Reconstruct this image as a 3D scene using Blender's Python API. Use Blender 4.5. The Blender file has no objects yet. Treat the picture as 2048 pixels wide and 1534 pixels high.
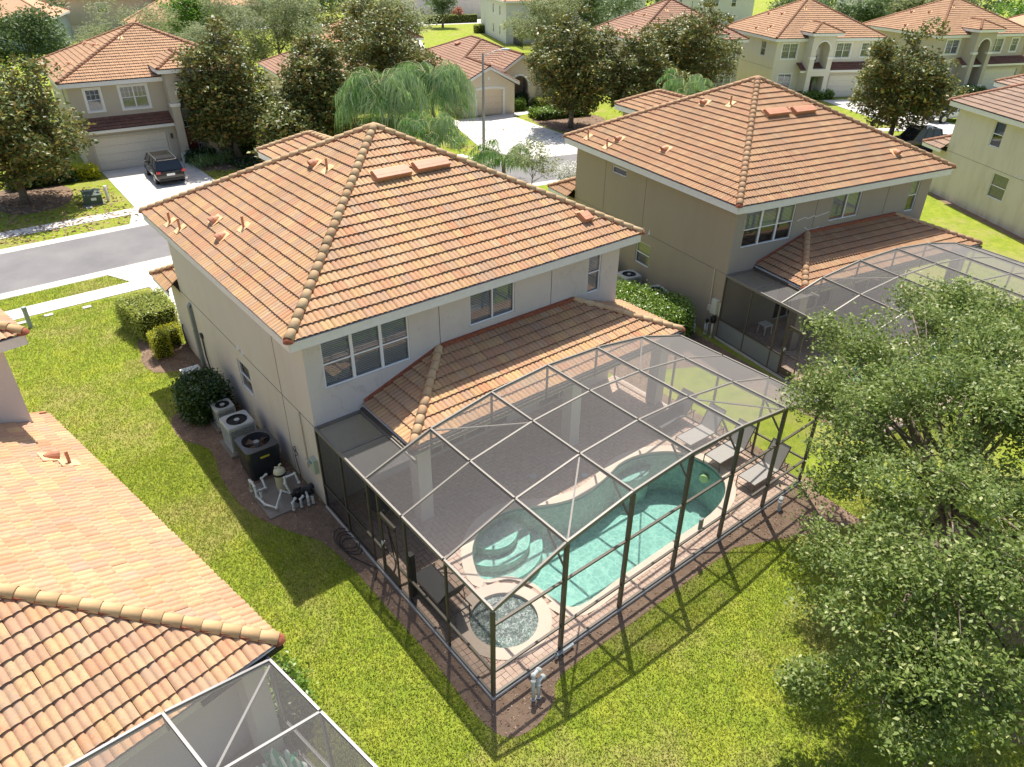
import bpy, bmesh, math, random
import numpy as np
from math import sin, cos, pi, radians, sqrt, atan2
from mathutils import Vector, Matrix
from mathutils.geometry import tessellate_polygon
random.seed(11); rng = np.random.default_rng(11)
S = bpy.context.scene
COL = S.collection

# ------------------------------------------------------------ camera
CAM = Vector((-5.92, -15.8115, 14.2272))
_y, _p, _r = 0.6832, -0.5534, 0.0102
_fw = Vector((sin(_y)*cos(_p), cos(_y)*cos(_p), sin(_p)))
_rt = Vector((cos(_y), -sin(_y), 0)); _up = _rt.cross(_fw)
_r2 = cos(_r)*_rt + sin(_r)*_up; _u2 = -sin(_r)*_rt + cos(_r)*_up
cd = bpy.data.cameras.new('camera'); cam = bpy.data.objects.new('camera', cd); COL.objects.link(cam)
cam.matrix_world = Matrix(((_r2.x, _u2.x, -_fw.x, CAM.x), (_r2.y, _u2.y, -_fw.y, CAM.y), (_r2.z, _u2.z, -_fw.z, CAM.z), (0, 0, 0, 1)))
cd.sensor_width = 36; cd.lens = 36*1431.02/2048; cd.clip_end = 3000; cd.clip_start = .1
S.camera = cam
# ------------------------------------------------------------ light
SUN_DIR = Vector((0.2966, 0.4007, 1)).normalized()
w = bpy.data.worlds.new('World'); S.world = w; w.use_nodes = True
nt = w.node_tree; nt.nodes.clear()
sky = nt.nodes.new('ShaderNodeTexSky'); sky.sky_type = 'NISHITA'; sky.sun_disc = False
sky.sun_elevation = math.asin(SUN_DIR.z); sky.sun_rotation = atan2(SUN_DIR.x, SUN_DIR.y)
sky.air_density = 1.0; sky.dust_density = 2.2; sky.ozone_density = 1.0
bg = nt.nodes.new('ShaderNodeBackground'); bg.inputs[1].default_value = 0.125
ow = nt.nodes.new('ShaderNodeOutputWorld')
nt.links.new(sky.outputs[0], bg.inputs[0]); nt.links.new(bg.outputs[0], ow.inputs[0])
ld = bpy.data.lights.new('sun', 'SUN'); ld.energy = 5.0; ld.angle = radians(.5); ld.color = (1, .95, .86)
lo = bpy.data.objects.new('sun', ld); COL.objects.link(lo)
lo.rotation_euler = SUN_DIR.to_track_quat('Z', 'Y').to_euler(); lo.location = (0, 0, 60)
S.view_settings.view_transform = 'Standard'; S.view_settings.look = 'None'
S.view_settings.exposure = 0.66; S.view_settings.gamma = 1; S.view_settings.use_curve_mapping = False
S.cycles.use_denoising = True
S.cycles.max_bounces = 7; S.cycles.diffuse_bounces = 3; S.cycles.glossy_bounces = 3; S.cycles.transparent_max_bounces = 24
S.cycles.transmission_bounces = 4; S.cycles.caustics_reflective = False; S.cycles.caustics_refractive = False

# ------------------------------------------------------------ helpers
def tag(o, label=None, cat=None, group=None, kind=None):
    if label: o['label'] = label
    if cat: o['category'] = cat
    if group: o['group'] = group
    if kind: o['kind'] = kind
    return o
def empty(name, loc=(0, 0, 0), rz=0, label=None, cat=None, group=None):
    o = bpy.data.objects.new(name, None); COL.objects.link(o); o.empty_display_size = .3
    o.location = loc; o.rotation_euler = (0, 0, rz)
    return tag(o, label, cat, group)
def mobj(name, me, parent=None):
    o = bpy.data.objects.new(name, me); COL.objects.link(o)
    if parent is not None: o.parent = parent
    return o
class MB:
    def __init__(s): s.v = []; s.f = []; s.m = []
    def add(s, vs, fs, m=0):
        b = len(s.v); s.v += [tuple(v) for v in vs]
        for f in fs: s.f.append([b+i for i in f]); s.m.append(m)
        return s
    def box(s, x0, y0, z0, x1, y1, z1, m=0):
        return s.add([(x0,y0,z0),(x1,y0,z0),(x1,y1,z0),(x0,y1,z0),(x0,y0,z1),(x1,y0,z1),(x1,y1,z1),(x0,y1,z1)],
                     [(0,3,2,1),(4,5,6,7),(0,1,5,4),(1,2,6,5),(2,3,7,6),(3,0,4,7)], m)
    def bar(s, a, b, w_=.05, h_=.05, m=0, up=(0, 0, 1)):
        a = Vector(a); b = Vector(b); d = (b-a).normalized(); up = Vector(up)
        if abs(d.dot(up)) > .98: up = Vector((0, 1, 0)) if abs(d.y) < .9 else Vector((1, 0, 0))
        sd = d.cross(up).normalized()*w_/2; u = sd.cross(d).normalized()*h_/2
        return s.add([a-sd-u, a+sd-u, a+sd+u, a-sd+u, b-sd-u, b+sd-u, b+sd+u, b-sd+u],
                     [(0,1,2,3),(7,6,5,4),(0,4,5,1),(1,5,6,2),(2,6,7,3),(3,7,4,0)], m)
    def tube(s, pts, r, n=7, m=0, cap=True):
        pts = [Vector(p) for p in pts]; rs = r if isinstance(r, (list, tuple)) else [r]*len(pts)
        b = len(s.v); prev = None
        for i, p in enumerate(pts):
            d = (pts[min(i+1, len(pts)-1)]-pts[max(i-1, 0)]).normalized()
            ref = prev if prev is not None else (Vector((0, 0, 1)) if abs(d.z) < .9 else Vector((1, 0, 0)))
            u = (ref-d*ref.dot(d)).normalized(); prev = u; v = d.cross(u)
            for k in range(n):
                a = 2*pi*k/n; s.v.append(tuple(p+(u*cos(a)+v*sin(a))*rs[i]))
        for i in range(len(pts)-1):
            for k in range(n):
                k2 = (k+1) % n; s.f.append([b+i*n+k, b+i*n+k2, b+(i+1)*n+k2, b+(i+1)*n+k]); s.m.append(m)
        if cap:
            s.f.append([b+k for k in range(n)][::-1]); s.m.append(m)
            s.f.append([b+(len(pts)-1)*n+k for k in range(n)]); s.m.append(m)
        return s
    def cyl(s, x, y, z0, z1, r, n=16, m=0, r2=None):
        r2 = r if r2 is None else r2
        return s.tube([(x, y, z0), (x, y, z1)], [r, r2], n, m)
    def lathe(s, prof, c=(0, 0, 0), n=16, m=0):
        b = len(s.v)
        for (r, z) in prof:
            for k in range(n): a = 2*pi*k/n; s.v.append((c[0]+r*cos(a), c[1]+r*sin(a), c[2]+z))
        for i in range(len(prof)-1):
            for k in range(n):
                k2 = (k+1) % n; s.f.append([b+i*n+k, b+i*n+k2, b+(i+1)*n+k2, b+(i+1)*n+k]); s.m.append(m)
        return s
    def poly(s, pts, m=0):
        b = len(s.v); s.v += [tuple(p) for p in pts]; s.f.append(list(range(b, b+len(pts)))); s.m.append(m); return s
    def holes(s, loops, z, m=0):
        ls = [[Vector((p[0], p[1], 0)) for p in l] for l in loops]
        fl = [p for l in ls for p in l]; b = len(s.v); s.v += [(p.x, p.y, z) for p in fl]
        for t in tessellate_polygon(ls):
            a_, b_, c_ = [fl[i] for i in t]
            t = list(t) if (b_-a_).cross(c_-a_).z > 0 else list(t)[::-1]
            s.f.append([b+i for i in t]); s.m.append(m)
        return s
    def ext(s, pts, z0, z1, m=0, top=True, bottom=False):
        n = len(pts); b = len(s.v)
        s.v += [(p[0], p[1], z0) for p in pts]+[(p[0], p[1], z1) for p in pts]
        for i in range(n): j = (i+1) % n; s.f.append([b+i, b+j, b+n+j, b+n+i]); s.m.append(m)
        if top: s.f.append([b+n+i for i in range(n)]); s.m.append(m)
        if bottom: s.f.append([b+i for i in range(n)][::-1]); s.m.append(m)
        return s
    def build(s, name, mats, parent=None, smooth=False, bevel=0):
        me = bpy.data.meshes.new(name); me.from_pydata(s.v, [], s.f)
        for mm in (mats if isinstance(mats, (list, tuple)) else [mats]): me.materials.append(mm)
        if max(s.m, default=0): me.polygons.foreach_set('material_index', s.m)
        if smooth: me.polygons.foreach_set('use_smooth', [True]*len(me.polygons))
        me.update(); o = mobj(name, me, parent)
        if bevel:
            md = o.modifiers.new('b', 'BEVEL'); md.width = bevel; md.segments = 2; md.limit_method = 'ANGLE'
        return o
def npmesh(name, V, F, mats, parent=None, smooth=False):
    """V (n,3), F (m,k)"""
    me = bpy.data.meshes.new(name); k = F.shape[1]
    me.vertices.add(len(V)); me.vertices.foreach_set('co', np.ascontiguousarray(V, dtype=np.float32).ravel())
    me.loops.add(F.size); me.loops.foreach_set('vertex_index', F.astype(np.int32).ravel())
    me.polygons.add(len(F)); me.polygons.foreach_set('loop_start', np.arange(0, F.size, k, dtype=np.int32))
    me.polygons.foreach_set('loop_total', np.full(len(F), k, dtype=np.int32))
    if smooth: me.polygons.foreach_set('use_smooth', np.ones(len(F), dtype=bool))
    for mm in (mats if isinstance(mats, (list, tuple)) else [mats]): me.materials.append(mm)
    me.update(calc_edges=True); return mobj(name, me, parent)
def smoothloop(pts, k=5):
    n = len(pts); out = []
    for i in range(n):
        p0, p1, p2, p3 = [Vector((*pts[(i+j) % n], 0)) for j in (-1, 0, 1, 2)]
        for j in range(k):
            t = j/k; q = .5*((2*p1)+(p2-p0)*t+(2*p0-5*p1+4*p2-p3)*t*t+(3*p1-p0-3*p2+p3)*t**3); out.append((q.x, q.y))
    return out
def area(pts): return sum(pts[i][0]*pts[(i+1) % len(pts)][1]-pts[(i+1) % len(pts)][0]*pts[i][1] for i in range(len(pts)))/2
def inset(pts, d):
    """positive d = outward for a counter-clockwise loop"""
    n = len(pts); out = []
    for i in range(n):
        a = Vector(pts[i-1]); b = Vector(pts[i]); c = Vector(pts[(i+1) % n])
        t = (c-a).normalized(); out.append((b.x+t.y*d, b.y-t.x*d))
    return out
def inpoly(x, y, P):
    """vectorised point in polygon"""
    x = np.asarray(x); y = np.asarray(y); r = np.zeros(x.shape, bool); n = len(P)
    for i in range(n):
        x1, y1 = P[i][:2]; x2, y2 = P[(i+1) % n][:2]
        c = ((y1 > y) != (y2 > y)); 
        with np.errstate(divide='ignore', invalid='ignore'):
            xi = (x2-x1)*(y-y1)/((y2-y1) if y2 != y1 else 1e-9)+x1
        r ^= c & (x < xi)
    return r

# ------------------------------------------------------------ materials
class NT:
    def __init__(s, name):
        s.m = bpy.data.materials.new(name); s.m.use_nodes = True; s.t = s.m.node_tree; s.t.nodes.clear()
        s.o = s.n('OutputMaterial'); s.b = s.n('BsdfPrincipled'); s.l(s.b.outputs[0], s.o.inputs[0])
    def n(s, k, **kw):
        x = s.t.nodes.new('ShaderNode'+k)
        for a, b in kw.items(): setattr(x, a, b)
        return x
    def l(s, a, b): s.t.links.new(a, b)
    def pos(s, obj=False):
        return s.n('TexCoord').outputs['Object'] if obj else s.n('NewGeometry').outputs['Position']
    def mapv(s, v, sc=(1, 1, 1)):
        m = s.n('Mapping'); m.inputs['Scale'].default_value = sc; s.l(v, m.inputs[0]); return m.outputs[0]
    def noise(s, v, sc, det=3, rough=.6):
        x = s.n('TexNoise'); x.inputs['Scale'].default_value = sc; x.inputs['Detail'].default_value = det; x.inputs['Roughness'].default_value = rough
        s.l(v, x.inputs['Vector']); return x.outputs['Fac']
    def ramp(s, f, stops, interp='LINEAR'):
        x = s.n('ValToRGB'); cr = x.color_ramp; cr.interpolation = interp
        while len(cr.elements) < len(stops): cr.elements.new(.5)
        for e, (p, c) in zip(cr.elements, stops):
            e.position = p; e.color = (*c, 1) if len(c) == 3 else c
        s.l(f, x.inputs[0]); return x.outputs[0]
    def val(s, f, a, b, c=0., d=1.):
        x = s.n('MapRange'); x.inputs[1].default_value = a; x.inputs[2].default_value = b; x.inputs[3].default_value = c; x.inputs[4].default_value = d
        s.l(f, x.inputs[0]); return x.outputs[0]
    def mix(s, f, a, b, mode='MIX'):
        x = s.n('Mix', data_type='RGBA', blend_type=mode)
        for i, q in ((0, f), (6, a), (7, b)):
            if isinstance(q, (int, float)): x.inputs[i].default_value = q
            elif isinstance(q, tuple): x.inputs[i].default_value = (*q, 1)
            else: s.l(q, x.inputs[i])
        return x.outputs[2]
    def math(s, op, a, b=0.):
        x = s.n('Math', operation=op)
        for i, q in ((0, a), (1, b)):
            if isinstance(q, (int, float)): x.inputs[i].default_value = q
            else: s.l(q, x.inputs[i])
        return x.outputs[0]
    def bump(s, h, st=.3, d=.02):
        x = s.n('Bump'); x.inputs['Strength'].default_value = st; x.inputs['Distance'].default_value = d
        s.l(h, x.inputs['Height']); s.l(x.outputs[0], s.b.inputs['Normal']); return x
    def fin(s, col=None, rough=.8, spec=.3, metal=0.):
        if col is not None:
            if isinstance(col, tuple): s.b.inputs['Base Color'].default_value = (*col, 1)
            else: s.l(col, s.b.inputs['Base Color'])
        if isinstance(rough, (int, float)): s.b.inputs['Roughness'].default_value = rough
        else: s.l(rough, s.b.inputs['Roughness'])
        s.b.inputs['Specular IOR Level'].default_value = spec; s.b.inputs['Metallic'].default_value = metal
        return s.m
def simple(name, col, rough=.6, spec=.4, metal=0., nz=0., sc=6., bump=0., obj=True):
    t = NT(name); c = col
    if nz or bump:
        f = t.noise(t.pos(obj), sc, 4)
        if nz: c = t.mix(t.val(f, .3, .7), tuple(x*(1-nz) for x in col), tuple(min(1, x*(1+nz)) for x in col))
        if bump: t.bump(t.noise(t.pos(obj), sc*5, 3), bump, .01)
    return t.fin(c, rough, spec, metal)
def tile_mat(name, pal, dirt=.35, sat=1.):
    t = NT(name); g = t.n('NewGeometry'); oi = t.n('ObjectInfo')
    r = t.math('FRACT', t.math('ADD', t.math('MULTIPLY', oi.outputs['Random'], 7.31), g.outputs['Random Per Island']))
    n = len(pal); c = t.ramp(r, [((i+.5)/n, p) for i, p in enumerate(pal)])
    # streaky second tone cast into each tile
    n1 = t.noise(g.outputs['Position'], 5.5, 3, .7)
    c2 = t.ramp(t.math('FRACT', t.math('ADD', t.math('MULTIPLY', r, 5.7), .2)), [((i+.5)/n, p) for i, p in enumerate(pal[::-1])])
    c = t.mix(t.val(n1, .40, .60, 0, .75), c, c2)
    c = t.mix(t.val(t.noise(g.outputs['Position'], .8, 4, .7), .35, .7, 0, .22), c, (.30,.17,.11))
    # grime and mildew
    n2 = t.noise(g.outputs['Position'], .45, 4, .7); n3 = t.noise(g.outputs['Position'], 28, 3, .7)
    c = t.mix(t.math('MULTIPLY', t.val(n2, .42, .68, 0, dirt*1.3), t.val(n3, .35, .65)), c, (.16, .11, .07))
    c = t.mix(t.val(t.noise(g.outputs['Position'], 70, 2), .62, .8, 0, .25), c, (.10, .07, .05))
    t.bump(n3, .25, .01)
    return t.fin(c, .82, .25)
P_MAIN = [(.46,.275,.135),(.50,.315,.15),(.45,.24,.14),(.38,.265,.175),(.47,.22,.11),(.42,.29,.185),(.53,.345,.17),(.46,.27,.15)]
P_BL = [(.50,.305,.155),(.56,.36,.185),(.49,.27,.165),(.40,.29,.205),(.51,.24,.13),(.58,.39,.21),(.49,.32,.19),(.45,.27,.17)]
P_TWIN = [(.37,.21,.11),(.41,.24,.125),(.355,.19,.105),(.32,.21,.13),(.38,.19,.10),(.41,.265,.14)]
P_FAR = [(.42,.245,.14),(.46,.28,.155),(.385,.22,.125),(.43,.26,.15)]
P_FAR2 = [(.36,.21,.14),(.40,.24,.16),(.33,.19,.125),(.38,.22,.15)]
P_DARK = [(.20,.09,.065),(.25,.11,.08),(.16,.075,.06),(.23,.12,.09)]
P_GREY = [(.33,.225,.165),(.37,.26,.19),(.30,.205,.155)]
TM = {k: tile_mat('roof_tile_'+k, p) for k, p in dict(main=P_MAIN, bl=P_BL, twin=P_TWIN, far=P_FAR, far2=P_FAR2, dark=P_DARK, grey=P_GREY).items()}
RIDGE = {'main': tile_mat('ridge_tan', [(.60,.42,.23),(.56,.37,.20),(.62,.45,.26),(.52,.33,.18)], .22),
         'bl': tile_mat('ridge_sand', [(.62,.40,.20),(.66,.44,.23),(.59,.38,.19)], .2),
         'twin': tile_mat('ridge_clay', [(.50,.31,.17),(.46,.27,.15),(.53,.35,.20)], .25),
         'far': tile_mat('ridge_far', [(.42,.22,.12),(.47,.25,.14),(.38,.2,.12)], .4),
         'far2': tile_mat('ridge_far_brown', [(.30,.15,.09),(.35,.18,.11)], .4)}
MORTAR = simple('mortar_red', (.30,.10,.055), .9, .2, nz=.35, sc=14, bump=.5)
DECKU = simple('roof_underlay', (.05,.03,.022), .9, .1)
VENT = simple('vent_orange_paint', (.46,.20,.11), .55, .4, nz=.12, sc=5)
VENTP = simple('vent_flashing_paint', (.70,.42,.22), .7, .3, nz=.2, sc=8)
def stucco(name, col, stain=(.35,.30,.24), amt=.25, seed=0.):
    t = NT(name); v = t.pos(True)
    a = t.noise(t.mapv(v, (1.1, 1.1, .28)), 1.3, 5, .65); b = t.noise(v, .35, 3, .5); f = t.noise(v, 60, 3, .7)
    c = t.mix(t.val(a, .45, .8, 0, amt), col, stain)
    c = t.mix(t.val(b, .35, .7, 0, .18), c, tuple(min(1, x*1.12) for x in col))
    # splash-back grime close to the ground
    z = t.n('SeparateXYZ'); t.l(v, z.inputs[0])
    gz = t.math('MULTIPLY', t.val(z.outputs[2], 0, .5, .45, 0), t.val(a, .3, .6))
    c = t.mix(gz, c, (.30,.20,.12))
    c = t.mix(t.val(f, .3, .7, 0, .08), c, (0, 0, 0))
    t.bump(f, .35, .012); return t.fin(c, .9, .15)
def stucco_cracked(name, col):
    t = NT(name); v = t.pos(True)
    f = t.noise(v, 60, 3, .7); a = t.noise(t.mapv(v, (.8, .8, .3)), 1.1, 5, .65)
    wv = t.noise(v, 1.4, 4, .6)
    vv = t.n('VectorMath', operation='ADD'); t.l(v, vv.inputs[0]); cx = t.n('CombineXYZ')
    t.l(t.math('MULTIPLY', wv, 1.1), cx.inputs[0]); t.l(t.math('MULTIPLY', t.noise(v, 2.1, 3), 1.4), cx.inputs[2]); t.l(cx.outputs[0], vv.inputs[1])
    vo = t.n('TexVoronoi', feature='DISTANCE_TO_EDGE'); vo.inputs['Scale'].default_value = .62; t.l(vv.outputs[0], vo.inputs['Vector'])
    cr = t.math('MULTIPLY', t.val(vo.outputs[0], .0, .018, .24, 0), t.val(t.noise(v, .7, 2), .42, .55))
    c = t.mix(t.val(a, .45, .8, 0, .25), col, (.34,.29,.25))
    c = t.mix(cr, c, (.33,.25,.20)); c = t.mix(t.val(f, .3, .7, 0, .07), c, (0, 0, 0))
    t.bump(f, .35, .012); return t.fin(c, .9, .15)
ST_MAIN = stucco_cracked('stucco_rear_pinkish', (.64,.585,.53))
ST_MAINS = stucco('stucco_side_cream', (.66,.60,.52), (.56,.42,.33), .35)
ST_TWIN = stucco('stucco_tan', (.385,.315,.23), (.29,.24,.18), .3)
ST_TWINR = stucco('stucco_tan_rear', (.37,.32,.265), (.29,.245,.20), .25)
ST_BL = stucco('stucco_white_grey', (.68,.62,.56), (.56,.5,.44), .2)
ST_HBR = stucco('stucco_cream_mildew', (.66,.59,.49), (.40,.33,.25), .5)
ST_FAR = stucco('stucco_far_beige', (.56,.49,.38), (.45,.38,.29), .25)
ST_FAR2 = stucco('stucco_far_peach', (.78,.65,.50), (.64,.52,.38), .2)
ST_FAR3 = stucco('stucco_far_greige', (.76,.69,.58), (.60,.53,.44), .25)
ST_BLUE = stucco('stucco_blue_grey', (.42,.50,.52), (.36,.42,.44), .2)
ST_WHITE = stucco('stucco_white', (.72,.70,.66), (.6,.56,.5), .2)
TRIM = simple('trim_white_paint', (.84,.81,.76), .6, .3, nz=.05)
TRIMG = simple('trim_grey_paint', (.74,.71,.67), .6, .3, nz=.05)
TRIMT = simple('trim_beige_paint', (.58,.52,.42), .6, .3, nz=.05)
JOINT = simple('control_joint_bead', (.19,.16,.14), .8, .1)
FRAME = simple('window_frame_white', (.78,.78,.78), .4, .4)
BLIND = simple('blind_slat', (.86,.86,.84), .6, .3)
SCRW = simple('insect_screen_grey', (.055,.055,.06), .7, .2)
ROOM = simple('room_dark', (.035,.032,.030), .9, .1)
DOORW = simple('garage_door_paint', (.76,.69,.57), .55, .3, nz=.04)
DOORP = simple('garage_door_peach', (.76,.61,.45), .55, .3, nz=.04)
DOORRED = simple('front_door_red', (.18,.018,.015), .4, .5)
BLACK = simple('black_metal', (.02,.02,.022), .35, .5)
def glass(name, tint=.75):
    t = NT(name); t.t.nodes.remove(t.b); tr = t.n('BsdfTransparent'); tr.inputs[0].default_value = (tint, tint*1.02, tint*1.03, 1)
    gl = t.n('BsdfGlossy'); gl.inputs['Roughness'].default_value = .02; gl.inputs[0].default_value = (.95, .97, 1, 1)
    fr = t.n('Fresnel'); fr.inputs[0].default_value = 1.55; mx = t.n('MixShader')
    t.l(t.val(fr.outputs[0], 0, 1, .06, 1), mx.inputs[0]); t.l(tr.outputs[0], mx.inputs[1]); t.l(gl.outputs[0], mx.inputs[2]); t.l(mx.outputs[0], t.o.inputs[0]); return t.m
GLASS = glass('window_glass', .9)
def screen_mat(name, c=.34, col=(.30,.29,.285)):
    t = NT(name); g = t.n('NewGeometry'); d = t.n('VectorMath', operation='DOT_PRODUCT')
    t.l(g.outputs['Normal'], d.inputs[0]); t.l(g.outputs['Incoming'], d.inputs[1])
    cs = t.math('MAXIMUM', t.math('ABSOLUTE', d.outputs['Value']), .12)
    op = t.math('SUBTRACT', 1., t.math('POWER', 1-c, t.math('DIVIDE', 1., cs)))
    # woven mesh: slight unevenness of the cloth
    nz = t.noise(t.mapv(g.outputs['Position'], (9, 9, 9)), 3.0, 4, .8); op = t.math('MULTIPLY', op, t.val(nz, .3, .7, .88, 1.1))
    tr = t.n('BsdfTransparent'); df = t.n('BsdfDiffuse'); df.inputs[0].default_value = (*col, 1)
    tl = t.n('BsdfTranslucent'); tl.inputs[0].default_value = (*[x*.5 for x in col], 1)
    m1 = t.n('MixShader'); m1.inputs[0].default_value = .3; t.l(df.outputs[0], m1.inputs[1]); t.l(tl.outputs[0], m1.inputs[2])
    mx = t.n('MixShader'); t.l(op, mx.inputs[0]); t.l(tr.outputs[0], mx.inputs[1]); t.l(m1.outputs[0], mx.inputs[2]); t.l(mx.outputs[0], t.o.inputs[0])
    t.t.nodes.remove(t.b); return t.m
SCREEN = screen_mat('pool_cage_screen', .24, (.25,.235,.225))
SCREEN_SHADED = screen_mat('pool_cage_shaded_side_screen', .30, (.035,.034,.032))  # darker copy of the mesh, shade inside the cage put into its colour
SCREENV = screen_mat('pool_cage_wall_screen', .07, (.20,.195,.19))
BRONZE = simple('bronze_aluminium', (.105,.088,.068), .5, .5, .2); BEAM = simple('weathered_roof_beam', (.19,.17,.145), .5, .45, .1)
CAGEGREY = simple('grey_aluminium', (.27,.26,.25), .5, .5, .2)
# ------------------------------------------------------------ roof tiles
TW, TL_ = .305, .353
_pu = [0, .07, .16, .25, .34, .43, .5, .57, .66, .75, .84, .93, 1.0]
_ph = [0, .020, .033, .037, .033, .018, .0, .020, .033, .037, .033, .018, 0]
def tile_template(w=TW, l=TL_, simple_=False):
    pu, ph = (_pu, _ph) if not simple_ else ([0, .12, .25, .38, .5, .62, .75, .88, 1.0], [0, .030, .037, .026, 0, .030, .037, .026, 0])
    n = len(pu)
    V = [(u*w, .05, h-.008) for u, h in zip(pu, ph)]+[(u*w, 0, h+.046) for u, h in zip(pu, ph)]+[(u*w, 0, h+.0461) for u, h in zip(pu, ph)]+[(u*w, l+.02, h+.002) for u, h in zip(pu, ph)]
    F = [(i, i+1, n+i+1, n+i) for i in range(n-1)]+[(2*n+i, 2*n+i+1, 3*n+i+1, 3*n+i) for i in range(n-1)]
    return np.array(V), np.array(F)
TV, TF = tile_template(); TVs, TFs = tile_template(simple_=True)
_me = bpy.data.meshes.new('roof_tile'); _me.from_pydata([tuple(v) for v in TV], [], [tuple(int(i) for i in f) for f in TF]); _me.polygons.foreach_set('use_smooth', [True]*len(_me.polygons))
TILE_MESH = {}
def tile_mesh(pal):
    if pal not in TILE_MESH:
        m_ = _me.copy(); m_.materials.append(TM[pal]); TILE_MESH[pal] = m_
    return TILE_MESH[pal]
def face_frame(poly):
    P = [Vector(p) for p in poly]; U = (P[1]-P[0]).normalized()
    N = Vector((0, 0, 0))
    for i in range(len(P)): N += P[i].cross(P[(i+1) % len(P)])
    N.normalize()
    if N.z < 0: N = -N
    return P, U, N.cross(U).normalized(), N
def face_tiles(poly, lowres=False):
    """interior tile frames [(origin,U,V,N)], clipped tiles as (verts, faces)"""
    P, U, V, N = face_frame(poly); tw, tl = TW, TL_
    if lowres: tw, tl = TW, TL_
    q = [((p-P[0]).dot(U), (p-P[0]).dot(V)) for p in P]
    if area(q) < 0: q = q[::-1]
    umin, umax = min(a for a, b in q), max(a for a, b in q); vmax = max(b for a, b in q)
    nr = max(1, round((vmax+.05)/tl)); tl2 = (vmax+.05)/nr
    hp = []
    for i in range(len(q)):
        a, b = Vector(q[i]), Vector(q[(i+1) % len(q)]); d = (b-a)
        if d.length < 1e-4: continue
        d.normalize(); hp.append((a, Vector((-d.y, d.x))))
    inner, edge = [], []
    for j in range(nr):
        v = -.05+j*tl2; i0 = int(math.floor((umin-.1)/tw))
        for i in range(i0, int((umax+.1)/tw)+1):
            u = i*tw
            c = [Vector((u, max(v, 0)+.001)), Vector((u+tw, max(v, 0)+.001)), Vector((u+tw, v+tl2)), Vector((u, v+tl2))]
            ds = [[(k-a).dot(nn) for k in c] for a, nn in hp]
            if all(min(d) >= -.012 for d in ds): inner.append((u, v))
            elif all(max(d) > 0 for d in ds): edge.append((u, v))
    T, F = (TVs, TFs) if lowres else (TV, TF)
    M = Matrix((U, V, N)).transposed(); sc = np.array([tw/TW, tl2/TL_, 1])
    Mn = np.array(M); O = np.array(P[0])
    def inst(lst):
        if not lst: return np.zeros((0, 3)), []
        jit = rng.uniform(-.006, .006, (len(lst), 1, 3))*np.array([[[1, 1, .6]]])
        off = np.array([(u, v, 0) for u, v in lst])[:, None, :]
        X = (T*sc)[None]+off+jit
        X = X.reshape(-1, 3)@Mn.T+O
        Fa = (F[None]+(np.arange(len(lst))*len(T))[:, None, None]).reshape(-1, 4)
        return X, Fa
    ev, ef = inst(edge)
    if len(ev):
        me = bpy.data.meshes.new('t'); me.from_pydata([tuple(x) for x in ev], [], [tuple(int(k) for k in f) for f in ef])
        bm = bmesh.new(); bm.from_mesh(me); bpy.data.meshes.remove(me)
        for a, nn in hp:
            if abs(a[1]) < 1e-3 and nn[1] > .99: continue
            nrm = U*nn[0]+V*nn[1]; co = P[0]+U*a[0]+V*a[1]
            bmesh.ops.bisect_plane(bm, geom=bm.verts[:]+bm.edges[:]+bm.faces[:], dist=1e-5, plane_co=co, plane_no=nrm, clear_inner=True)
        bm.verts.ensure_lookup_table(); bm.verts.index_update()
        ev = [tuple(v.co) for v in bm.verts]; ef = [[v.index for v in f.verts] for f in bm.faces]; bm.free()
    else: ev, ef = [], []
    fr = [(P[0]+U*u+V*v, M, sc) for u, v in inner]
    return inner, fr, inst, ev, ef
def ridge_template(L=.40, r0=.14, r1=.118, n=6, th=.018):
    V = []; 
    for (x, r, dz) in ((0, r0-th, 0), (0, r0, 0), (L, r1, -.012)):
        for k in range(n+1): a = pi*k/n; V.append((x, -r*cos(a), r*sin(a)*.92+dz))
    F = [(k, k+1, n+2+k, n+1+k) for k in range(n)]+[(n+1+k, n+2+k, 2*n+3+k, 2*n+2+k) for k in range(n)]
    return V, F
RV, RF = ridge_template()
RMESH = {}
def ridge_line(parent, a, b, pal, near, sink=.03, mb=None):
    a, b = Vector(a), Vector(b); d = (b-a); L = d.length; d.normalize(); n = max(1, round(L/.345)); st = L/n
    side = Vector((0, 0, 1)).cross(d).normalized(); up = d.cross(side); 
    for i in range(n):
        o_ = a+d*(i*st)+up*(sink+random.uniform(-.004, .004))
        M = Matrix((d, side, up)).transposed().to_4x4(); M.translation = o_
        if near:
            if pal not in RMESH:
                m_ = bpy.data.meshes.new('ridge_tile'); m_.from_pydata(RV, [], RF); m_.polygons.foreach_set('use_smooth', [True]*len(RF)); m_.materials.append(RIDGE[pal]); RMESH[pal] = m_
            o = mobj('ridge_tile', RMESH[pal], parent); o.matrix_local = M@Matrix.Rotation(random.uniform(-.02, .02), 4, 'Z')
        else:
            mb.add([M@Vector(v) for v in RV], RF, 0)
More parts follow.
